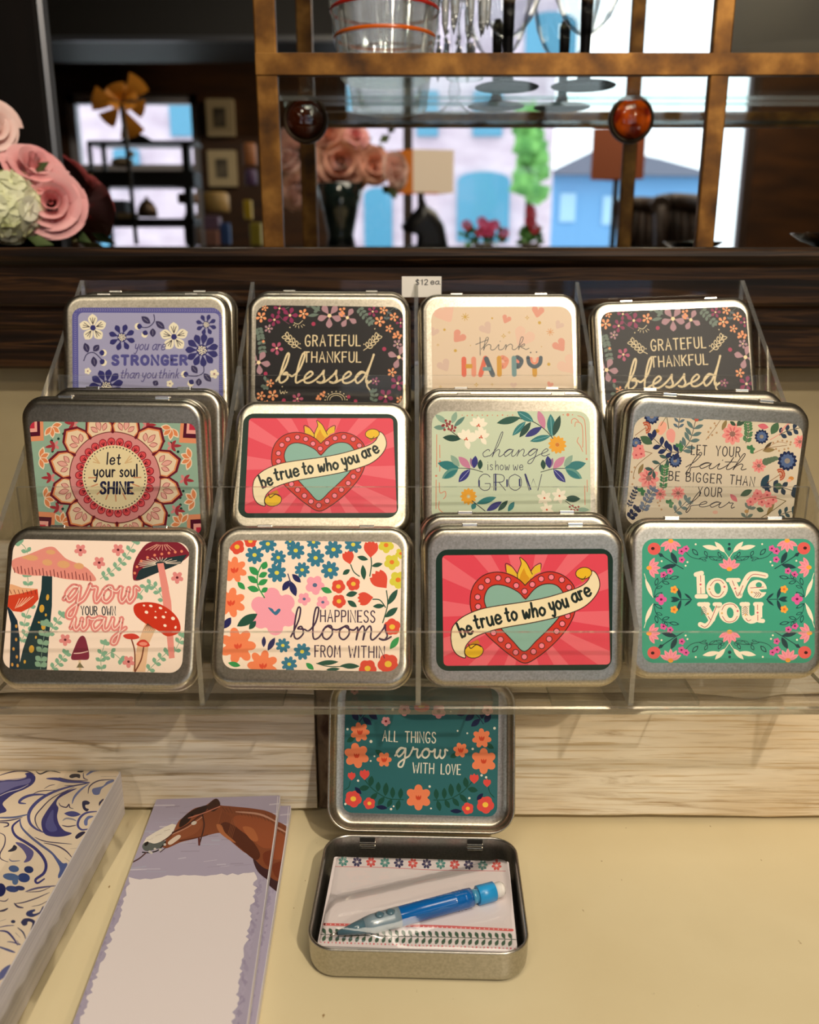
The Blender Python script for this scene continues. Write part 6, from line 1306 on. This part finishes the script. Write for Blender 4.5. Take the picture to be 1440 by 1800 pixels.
for z, r in ((0, .034), (.002, .0365), (.010, .0372), (.021, .0388), (.034, .0405), (.047, .0425), (.060, .0446), (.085, .048), (.11, .050)):
    rings.append([(r * (1 + .018 * math.cos(24 * a)) * math.cos(a), r * (1 + .018 * math.cos(24 * a)) * math.sin(a), z) for a in [2 * math.pi * i / 144 for i in range(144)]])
mb.loft(rings, 0, True, True, False); mb.build('body', clear_mat('frosted_ribbed_glass', (0.95, 0.96, 0.95), 0.12, 0.05, 0.22), t)
mb = MB(); rings = []
for z, r in ((.003, .030), (.020, .0335), (.055, .039), (.11, .0455)): rings.append([(r * math.cos(2 * math.pi * i / 48), r * math.sin(2 * math.pi * i / 48), z) for i in range(48)])
mb.loft(rings, 0, True, True, False); mb.build('inner_wall', clearg, t)
for nm, z, r, c in (('red_band', .0520, .0442, (178, 30, 18)), ('orange_band', .0325, .0411, (214, 96, 20))):
    MB().lathe([(r, z - .0014), (r + .0010, z), (r, z + .0014)], n=64, cap=False).build(nm, mat(nm, c, .2, 0, .6), t)
t = at('crystal_candlestick', 'crystal candlestick hung with glass prisms beside the striped vase', 'candlestick', (0.0450, 0.788, 0.4503))
MB().lathe([(.0150, 0), (.0155, .002), (.0100, .006), (.0040, .012), (.0065, .020), (.0040, .030), (.0060, .040), (.0035, .055), (.0050, .075), (.0040, .095)], n=16).build('stem', clearg, t)
MB().lathe([(.004, .095), (.0180, .098), (.0190, .101), (.0050, .102)], n=24).build('drip_tray', clearg, t)
prism_m = mat('cut_crystal', (226, 230, 232), 0.06, 0, 0.9, 0.6); prism_m.node_tree.nodes['Principled BSDF'].inputs['Transmission Weight'].default_value = 0.6
for k in range(9):
    a = 2 * math.pi * k / 9; x, y = .0175 * math.cos(a), .0175 * math.sin(a); d = .010 * (k % 3)
    mb = MB(); mb.tube([(x, y, .097), (x, y, .074 - d * .3)], .0005, 5); mb.ball((x, y, .071 - d * .3), (.0024, .0024, .0030), 1); mb.lathe([(.0003, .066), (.0030, .060), (.0024, .045), (.0003, .036)], (x, y, -d * .3), 6); mb.build('prism', prism_m, t)

# silver dish at the right end of the ledge
dish = MB().lathe([(.012, 0), (.016, .0008), (.026, .0060), (.0325, .0105), (.0335, .0108), (.0330, .0100), (.0260, .0050), (.0160, .0016), (.001, .0012)], n=48).build('silver_dish', mat('polished_silver', (214, 214, 210), .22, 1.0))
dish.location = (0.3245, 0.700, 0.3176); tag(dish, 'shallow silver dish at the right end of the dark ledge', 'dish')

# ------------------------------------------------------------------ bouquet lying at the left end of the ledge
def petal_mat(name, c1, c2, nscale=30): return noise_mat(name, [(0.3, c1), (0.7, c2)], (1, 1, 1), nscale, 3, 0.65)
pink_p = petal_mat('pink_petal', (240, 160, 164), (250, 192, 190)); peach_p = petal_mat('peach_petal', (228, 160, 140), (242, 190, 168)); white_p = petal_mat('greenish_white_petal', (228, 232, 176), (250, 246, 222)); pale_p = petal_mat('pale_pink_petal', (246, 204, 194), (252, 220, 212)); green_p = petal_mat('leaf_green', (66, 84, 44), (92, 108, 62))
def petal(mb, c, rad, ax, yaw, wd, r0, r1, h0, h1, curl, mi=0, n=6):
    """One curved petal of a bloom facing along ax."""
    z = Vector(ax).normalized(); x = z.orthogonal().normalized(); y = z.cross(x); g = []
    for j in range(n + 1):
        v = j / n
        for i in range(n + 1):
            u = (i / n - .5) * 2; k = math.sqrt(max(0, 1 - (u * .92) ** 2 * (v ** 1.5)))
            a = yaw + u * wd * (0.35 + .65 * math.sin(min(1, v * 1.25) * math.pi / 2)); r = (r0 + (r1 - r0) * v + curl * v ** 4) * rad; h = (h0 + (h1 - h0) * v * (.75 + .25 * k) - curl * .8 * v ** 5) * rad
            p = Vector(c) + x * r * math.cos(a) + y * r * math.sin(a) + z * h; g.append(tuple(p))
    mb.add(g, [(j * (n + 1) + i, j * (n + 1) + i + 1, (j + 1) * (n + 1) + i + 1, (j + 1) * (n + 1) + i) for j in range(n) for i in range(n)], mi, True)
def rose(name, c, rad, ax, m, parent, seed=0):
    rg = random.Random(seed); mb = MB()
    for k, (n, r0, r1, h0, h1, curl, wd) in enumerate(((3, .06, .10, -.1, .62, 0, 1.3), (4, .12, .26, -.15, .60, .03, 1.0), (5, .2, .46, -.25, .54, .10, .85), (6, .3, .68, -.4, .42, .18, .75), (7, .35, .86, -.5, .22, .22, .65))):
        for i in range(n): petal(mb, c, rad, ax, 2 * math.pi * (i + .37 * k) / n + rg.uniform(-.15, .15), wd, r0, r1 * rg.uniform(.92, 1.08), h0, h1 * rg.uniform(.9, 1.08), curl * rg.uniform(.7, 1.3))
    o = mb.build(name, m, None); o.parent = parent; o.matrix_parent_inverse = Matrix.Translation(-parent.location); return o
KB = 1.185
def kb(c): return (c[0] * KB, c[1] * KB, CAMZ + (c[2] - CAMZ) * KB)
bq = at('flower_bouquet', 'bunch of pink roses and pale green hydrangea at the left end of the ledge', 'flowers', (-0.350, 0.83, 0.3175))
rose('rose', kb((-0.2690, 0.700, 0.3500)), 0.0285, (0.35, -1, .12), pink_p, bq, 1)
rose('rose', kb((-0.2810, 0.704, 0.3740)), 0.0262, (0.5, -.5, .6), pink_p, bq, 2)
rose('rose', kb((-0.3080, 0.702, 0.4020)), 0.0225, (0.5, -.8, .2), pale_p, bq, 3)
mb = MB(); rg = random.Random(9); hc0 = Vector(kb((-0.2990, 0.690, 0.3475)))
for k in range(110):
    zz = 1 - 2 * (k + .5) / 110; a = k * 2.39996; d = Vector((math.sqrt(1 - zz * zz) * math.cos(a), math.sqrt(1 - zz * zz) * math.sin(a), zz))
    if d.y > .5: continue
    c = hc0 + d * 0.0268 * rg.uniform(.9, 1.05)
    for i in range(4): petal(mb, c, 0.0113, d, math.pi / 2 * i + a, .75, .02, .85, 0, rg.uniform(.2, .45), .12, 0, 3)
o = mb.build('hydrangea', white_p); o.parent = bq; o.matrix_parent_inverse = Matrix.Translation(-bq.location)
for a, b_, w_ in (((-0.2790, .700, .372), (-0.2640, .692, .378), .0045), ((-0.2860, .69, .325), (-0.2640, .684, .3195), .005), ((-0.262, .72, .330), (-0.245, .71, .3215), .005)):
    mb = MB(); p, q = Vector(kb(a)), Vector(kb(b_)); d = q - p; s_ = d.cross(Vector((0, -1, .2))).normalized() * w_
    mb.add([p, p + d * .4 + s_, q, p + d * .4 - s_, p + d * .45 + Vector((0, -.002, 0))], [(0, 1, 4), (1, 2, 4), (2, 3, 4), (3, 0, 4)], 0, True)
    o = mb.build('leaf', green_p); o.parent = bq; o.matrix_parent_inverse = Matrix.Translation(-bq.location)
mb = MB()
for i, c in enumerate(((-0.275, .712, .338), (-0.285, .72, .36), (-0.305, .71, .385), (-.300, .70, .335))): mb.tube([kb(c), (-0.43, .838, .335 + i * .004), (-0.53, .84, .3205 + .002 * i)], .0018, 6)
o = mb.build('stem', green_p); o.parent = bq; o.matrix_parent_inverse = Matrix.Translation(-bq.location)

# ------------------------------------------------------------------ the shop behind the camera, seen in the mirror
dark_f = mat('black_lacquer', (14, 14, 16), .35); dk_br = noise_mat('dark_brown_wicker', [(0.3, (30, 20, 14)), (0.7, (62, 42, 28))], (1, 1, 6), 30, 4, .6)
TZ = 0.337
def T(name, label, cat, px, py, D, group=None):
    p = vp(px, py, D); p.z = TZ; return thing(name, label, cat, p, group=group)
# black display etagere before the left window
D = 2.9; t = T('display_rack', 'black display rack with an arched top before the left shop window', 'rack', 248, 430, D)
for x0, x1 in ((152, 172), (176, 196), (318, 342)): p, q = vp(x0, 250, D), vp(x1, 430, D); sub(MB().box(p.x, q.x, p.y - .03, p.y, TZ + .0005, p.z), 'post', dark_f, t)
for y0, y1, nm in ((247, 254, 'top_rail'), (300, 328, 'shelf'), (384, 398, 'shelf')): sub(vbox(MB(), 152, y0, 342, y1, D - .02, .10), nm, dark_f, t)
p0, p1 = vp(208, 250, D), vp(270, 250, D); hh = vp(240, 234, D).z - p0.z
sub(MB().prism([(p0.x + (p1.x - p0.x) * i / 10, p0.z + hh * math.sin(math.pi * i / 10)) for i in range(11)], p0.y - .03, p0.y, 'y'), 'crest', dark_f, t)
def simple(name, label, cat, m, x0, y0, x1, y1, D, th, group=None):
    mb = vbox(MB(), x0, y0, x1, y1, D, th); o = mb.build(name, m); return tag(o, label, cat, group)
simple('storage_box', 'grey box on the lower shelf of the black display rack', 'box', mat('charcoal_box', (70, 74, 86), .6), 168, 352, 222, 383, D - .03, .08)
simple('storage_box', 'brown box beside the grey box on the black display rack', 'box', mat('tan_box', (120, 100, 70), .6), 205, 374, 236, 383.5, D - .06, .05)
p = vp(268, 383, D); r_ = abs(vp(285, 383, D).x - p.x)
o = MB().lathe([(r_, 0), (r_ * .95, r_ * .8), (r_ * .6, r_ * 1.4), (r_ * .2, r_ * 1.7), (r_ * .12, r_ * 2.0)], n=20).build('bell', mat('aged_bronze', (104, 84, 66), .35, .5)); o.location = p + Vector((0, .05, 0)); tag(o, 'bronze bell on the black display rack', 'bell')
p = vp(225, 300, D); q = abs(vp(245, 300, D).x - p.x)
o = MB().ball((0, 0, q * .55), (q, q * .5, q * .42), 2).ball((q * .8, 0, q * 1.2), q * .3, 2).build('bird_figurine', mat('stone_beige', (158, 140, 116), .7)); o.location = p + Vector((0, .05, 0)); tag(o, 'beige bird figurine on the black display rack', 'figurine')
# orange blossom on a stem
D = 2.4; c = vp(213, 182, D); rr_ = abs(vp(258, 182, D).x - c.x)
t = thing('orange_flower', 'large orange blossom before the left shop window', 'flower', c)
org = mat('orange_silk_petal', (226, 146, 36), .6); org.node_tree.nodes['Principled BSDF'].inputs['Transmission Weight'].default_value = 0
mb = MB()
for i in range(6): petal(mb, (0, 0, 0), rr_ * (1.05, .8, 1.1, .85, 1.0, .75)[i], (0.5, .8, -.5), 1.05 * i, .42, .05, .95, 0, .15 + .12 * (i % 3), .2)
for i in range(5): petal(mb, (0, 0, 0), rr_ * .65, (0.3, .8, .5), 1.3 * i + .4, .45, .05, .8, .1, .7, .15)
mb.build('petals', org, t)
e = vp(240, 430, D) - c; MB().tube([(0, 0, 0), (e.x * .6, 0, e.z * .3), (e.x, 0, e.z)], .006).build('stem', dark_f, t)
# framed prints on the pier between the windows
frm = mat('cream_picture_frame', (214, 196, 156), .5); prt = noise_mat('sepia_print', [(0.35, (40, 36, 30)), (0.65, (120, 110, 92))], (1, 1, 1), 12, 4, .6)
for lab, y0, y1, x0, x1 in (('upper cream framed print on the pier beside the left window', 172, 238, 359, 411), ('lower cream framed print on the pier beside the left window', 263, 327, 362, 415)):
    p, q = vp(x0, y0, DW - .05), vp(x1, y1, DW - .05); t = thing('framed_print', lab, 'picture', ((p.x + q.x) / 2, p.y, (p.z + q.z) / 2))
    w_, h_ = (q.x - p.x) / 2, (p.z - q.z) / 2
    MB().prism(rrect(2 * w_, 2 * h_, .005, 2), -.05, -.02, 'y').build('frame', frm, t); MB().box(-w_ * .42, w_ * .42, -.02, -.0175, -h_ * .52, h_ * .52).build('print', prt, t)
# bouquet in a dark vase
D = 2.35; c = vp(600, 430, D); c.z = TZ; s_ = abs(vp(700, 430, D).x - c.x) / 100
t = thing('peach_bouquet', 'peach roses in a dark glass vase before the main shop window', 'flowers', c)
MB().lathe([(26 * s_, 0), (22 * s_, 20 * s_), (30 * s_, 60 * s_), (42 * s_, 105 * s_)], n=24).build('vase', mat('dark_green_glass', (22, 34, 32), .1, 0, .8), t)
def rose2(px, py, r, m, ax=(0, 1, .2), seed=0):
    o = rose('rose', vp(px, py, D), r * s_, ax, m, t, seed)
rose2(600, 285, 52, peach_p, (0, 1, .1), 1); rose2(655, 290, 32, peach_p, (.5, 1, .2), 2); rose2(695, 300, 30, pale_p, (.8, .6, 0), 3); rose2(580, 240, 30, peach_p, (-.3, 1, .6), 4); rose2(512, 270, 40, pale_p, (-.5, 1, .1), 5); rose2(520, 330, 34, pale_p, (-.5, 1, -.1), 6); rose2(625, 240, 22, pink_p, (.2, 1, .6), 7)
mb = MB(); rg = random.Random(4)
for k in range(40):
    a = vp(rg.uniform(560, 700), rg.uniform(225, 350), D + .08); d = Vector((rg.uniform(-1, 1), .4, rg.uniform(-1, 1))).normalized() * 26 * s_; n_ = d.cross(Vector((0, 1, 0))).normalized() * 8 * s_
    mb.add([a, a + d * .5 + n_, a + d, a + d * .5 - n_], [(0, 1, 2, 3)], 0, True)
sub(mb, 'leaves', green_p, t)
# lamps in the window
def lampshade(name, label, x0, y0, x1, y1, D, mA, mB_, split):
    p, q, s1 = vp(x0, y0, D), vp(x1, y1, D), vp(split, y1, D); t = thing(name, label, 'lamp', ((p.x + q.x) / 2, p.y, TZ))
    dp = (q.x - p.x) * .5
    out = [(p.x, p.y - dp * .55), (s1.x, p.y), (q.x, p.y - dp * .25), (q.x - (s1.x - p.x) * .6, p.y - dp)]
    mb = MB(); zs = (q.z, p.z); n = 4
    for i in range(4):
        a, b2 = out[i], out[(i + 1) % 4]; mb.add([(a[0], a[1], zs[0]), (b2[0], b2[1], zs[0]), (b2[0], b2[1], zs[1]), (a[0], a[1], zs[1])], [(0, 1, 2, 3)], 0 if i in (0, 3) else 1)
    sub2 = mb.build('lamp_shade', [mA, mB_]); sub2.parent = t; sub2.matrix_parent_inverse = Matrix.Translation(-t.location)
    m = (p.x + q.x) / 2; sub(MB().tube([(m, p.y - dp * .5, TZ), (m, p.y - dp * .5, zs[1])], .012), 'stem', dark_f, t); sub(MB().lathe([(.07, 0.0005), (.07, .01), (.02, .02)], (m, p.y - dp * .5, TZ)), 'base', dark_f, t)
lampshade('table_lamp', 'square lamp with a cream and amber shade before the main window', 682, 262, 798, 338, 3.2, mat('amber_shade', (196, 104, 30), .7, emit=(220, 120, 40), estr=.35), mat('cream_shade', (226, 204, 176), .7, emit=(240, 214, 184), estr=.35), 726)
lampshade('table_lamp', 'square lamp with a brown shade at the right of the main window', 1048, 222, 1134, 314, 3.7, mat('brown_shade', (120, 62, 34), .7, emit=(150, 74, 40), estr=.12), mat('brown_shade', (120, 62, 34)), 1116)
# black horse head statue
D = 2.95; c = vp(752, 432, D); c.z = TZ + .02 * 0; s_ = abs(vp(855, 432, D).x - c.x) / 100
prof = [(-20, 0), (-18, 22), (-30, 34), (-42, 30), (-46, 38), (-30, 56), (-14, 72), (-6, 82), (-2, 72), (14, 62), (28, 40), (34, 12), (36, 0)]
mb = MB(); rings = []
for dy, k in ((-.5, .55), (-.3, .9), (0, 1), (.3, .9), (.5, .55)): rings.append([((x - 2) * s_ * k + 2 * s_, dy * 30 * s_, (z * k + 20 * (1 - k)) * s_) for x, z in prof])
o = mb.loft(rings, 0, True, True, True).build('horse_statue', dark_f); o.location = c; tag(o, 'black horse head statue before the main shop window', 'statue')
# potted flowers along the sill
def potted(name, label, px, py, s0, m, D, n, col2=green_p):
    c = vp(px, 434, D); c.z = TZ; k = abs(vp(px + 100, 434, D).x - c.x) / 100; t = thing(name, label, 'plant', c)
    MB().lathe([(14 * k, 0), (18 * k, 12 * k)], n=16).build('pot', mat('grey_stone_pot', (110, 100, 92), .8), t)
    mb = MB(); rg = random.Random(px)
    for i in range(46):
        a = Vector((rg.uniform(-s0, s0), rg.uniform(-10, 10), rg.uniform(10, 32))) * k; d = Vector((rg.uniform(-1, 1), .3, rg.uniform(-.3, 1))).normalized() * 16 * k; n_ = d.cross(Vector((0, 1, .1))).normalized() * 5 * k
        mb.add([a, a + d * .5 + n_, a + d, a + d * .5 - n_], [(0, 1, 2, 3)], 0, True)
    mb.build('leaves', col2, t); mb = MB()
    for i in range(n):
        a = Vector((rg.uniform(-s0, s0) * .9, 12, rg.uniform(28, (446 - py)))) * k
        for j in range(5): petal(mb, a, 9 * k, (0, 1, .2), 1.256 * j, .6, .05, .9, 0, .3, .1, 0, 3)
    mb.build('blossoms', m, t)
magenta = mat('magenta_petal', (222, 60, 120), .6); redp = mat('red_petal', (190, 30, 60), .6)
bright_g = mat('bright_leaf_green', (84, 140, 70), .6)
potted('potted_flowers', 'pot of magenta flowers on the sill of the main window', 850, 396, 38, magenta, 3.3, 9, bright_g)
potted('potted_orchid', 'slim red flowering plant right of the magenta flowers', 932, 350, 14, redp, 3.2, 5, bright_g)
# woven chairs at the right
def chair_back(label, x0, x1, ytop, D):
    p, q = vp(x0, ytop, D), vp(x1, 470, D); t = thing('woven_chair', label, 'chair', ((p.x + q.x) / 2, p.y, q.z), group='woven chairs in the shop'); w_, h_ = (q.x - p.x) / 2, p.z - q.z
    n = 9
    for i in range(n):
        a = R(-60 + 120 * i / (n - 1)); x = w_ * math.sin(a) / math.sin(R(60)); MB().tube([(x * .85, -.25 * math.cos(a), 0), (x, -.28 * math.cos(a), h_ * (.82 + .18 * math.cos(a)))], .02, 6).build('slat', dk_br, t)
    MB().tube(smooth([(w_ * math.sin(R(a)) / math.sin(R(60)), -.28 * math.cos(R(a)), h_ * (.82 + .18 * math.cos(R(a)))) for a in range(-60, 61, 15)], 3), .03, 8).build('top_rail', dk_br, t)
    MB().prism([(w_ * math.sin(R(a)) / math.sin(R(60)), -.25 * math.cos(R(a))) for a in range(-60, 61, 15)], -.06, -.01, 'z').build('seat', dk_br, t)
    for x in (-.7, .7): MB().tube([(x * w_, -.15, -.06), (x * w_, -.15, ZF - q.z)], .02, 6).build('leg', dk_br, t)
chair_back('brown woven chair back behind the right gilt post', 1112, 1192, 352, 3.0); chair_back('brown woven chair back at the right edge of the main window', 1186, 1262, 346, 2.7)
# made-up drum with a faint glow, standing in for reflected grey plaster
p, q = vp(1282, -80, 2.7), vp(1500, 98, 2.7); r_ = (q.x - p.x) / 2
t = thing('grey_drum', 'made-up grey drum standing in for grey plaster at the top right of the mirror', 'lamp', ((p.x + q.x) / 2, p.y, ZC))
MB().lathe([(r_ * .94, p.z - ZC), (r_, q.z - ZC), (r_ * .98, q.z - ZC), (r_ * .92, p.z - ZC)], n=48, cap=False).build('lamp_shade', mat('grey_drum_glow', (150, 144, 130), .8, emit=(150, 142, 126), estr=.16), t)
MB().tube([(0, 0, 0), (0, 0, p.z - ZC)], .008).build('cord', dark_f, t)
# bright jars and parcels stacked left of the gilt post
for i, (lab, nm, x0, y0, x1, y1, c_) in enumerate((('orange tin beside the lower cream framed print', 'canister', 426, 252, 452, 292, (176, 112, 66)), ('purple tin below the orange one', 'canister', 430, 298, 452, 326, (96, 70, 110)), ('yellow parcel near the foot of the gilt post', 'parcel', 428, 352, 444, 386, (206, 172, 30)), ('olive yellow parcel under the yellow one', 'parcel', 440, 392, 462, 432, (180, 160, 50)), ('cream and rust dish pile beside the black rack', 'dish_pile', 356, 338, 404, 374, (196, 160, 96)), ('mauve box below the rust dish pile', 'box', 360, 380, 388, 404, (130, 104, 130)), ('blue box beside the mauve box', 'box', 388, 392, 406, 430, (60, 90, 150)), ('pinkish box under the mauve box', 'box', 362, 405, 386, 432, (170, 120, 106)), ('brown basket right of the black rack', 'basket', 312, 340, 350, 358, (130, 96, 70)), ('tan basket low beside the black rack', 'basket', 322, 376, 356, 432, (88, 72, 62)))):
    Dq = 3.2 - .02 * i; p, q = vp(x0, y0, Dq), vp(x1, y1, Dq); w_, h_ = (q.x - p.x) / 2, p.z - q.z
    o = MB().lathe([(w_ * .9, 0), (w_, h_ * .1), (w_, h_ * .85), (w_ * .8, h_)], n=20).build(nm, mat('shop_goods_%d' % i, c_, .5)) if nm in ('canister', 'basket', 'dish_pile') else MB().bbox(-w_, w_, -w_, w_, 0, h_, .004).build(nm, mat('shop_goods_%d' % i, c_, .5))
    o.location = ((p.x + q.x) / 2, p.y, q.z); tag(o, lab + ' in the mirror', {'dish_pile': 'dishes'}.get(nm, nm))
# display table that carries the goods
p, q = vp(150, 434, 3.6), vp(1010, 434, 3.3)
tb = thing('display_table', 'long dark display table under the shop goods in the mirror', 'table', (0, (p.y + q.y) / 2, p.z))
z0 = TZ
sub(MB().box(p.x - .3, q.x, vp(0, 0, 3.8).y, vp(0, 0, 2.2).y, z0 - .04, z0), 'table_top', dark_f, tb)
for x in (p.x - .2, q.x - .1):
    for y in (vp(0, 0, 3.7).y, vp(0, 0, 2.3).y): sub(MB().box(x - .03, x + .03, y - .03, y + .03, ZF, z0 - .04), 'leg', dark_f, tb)
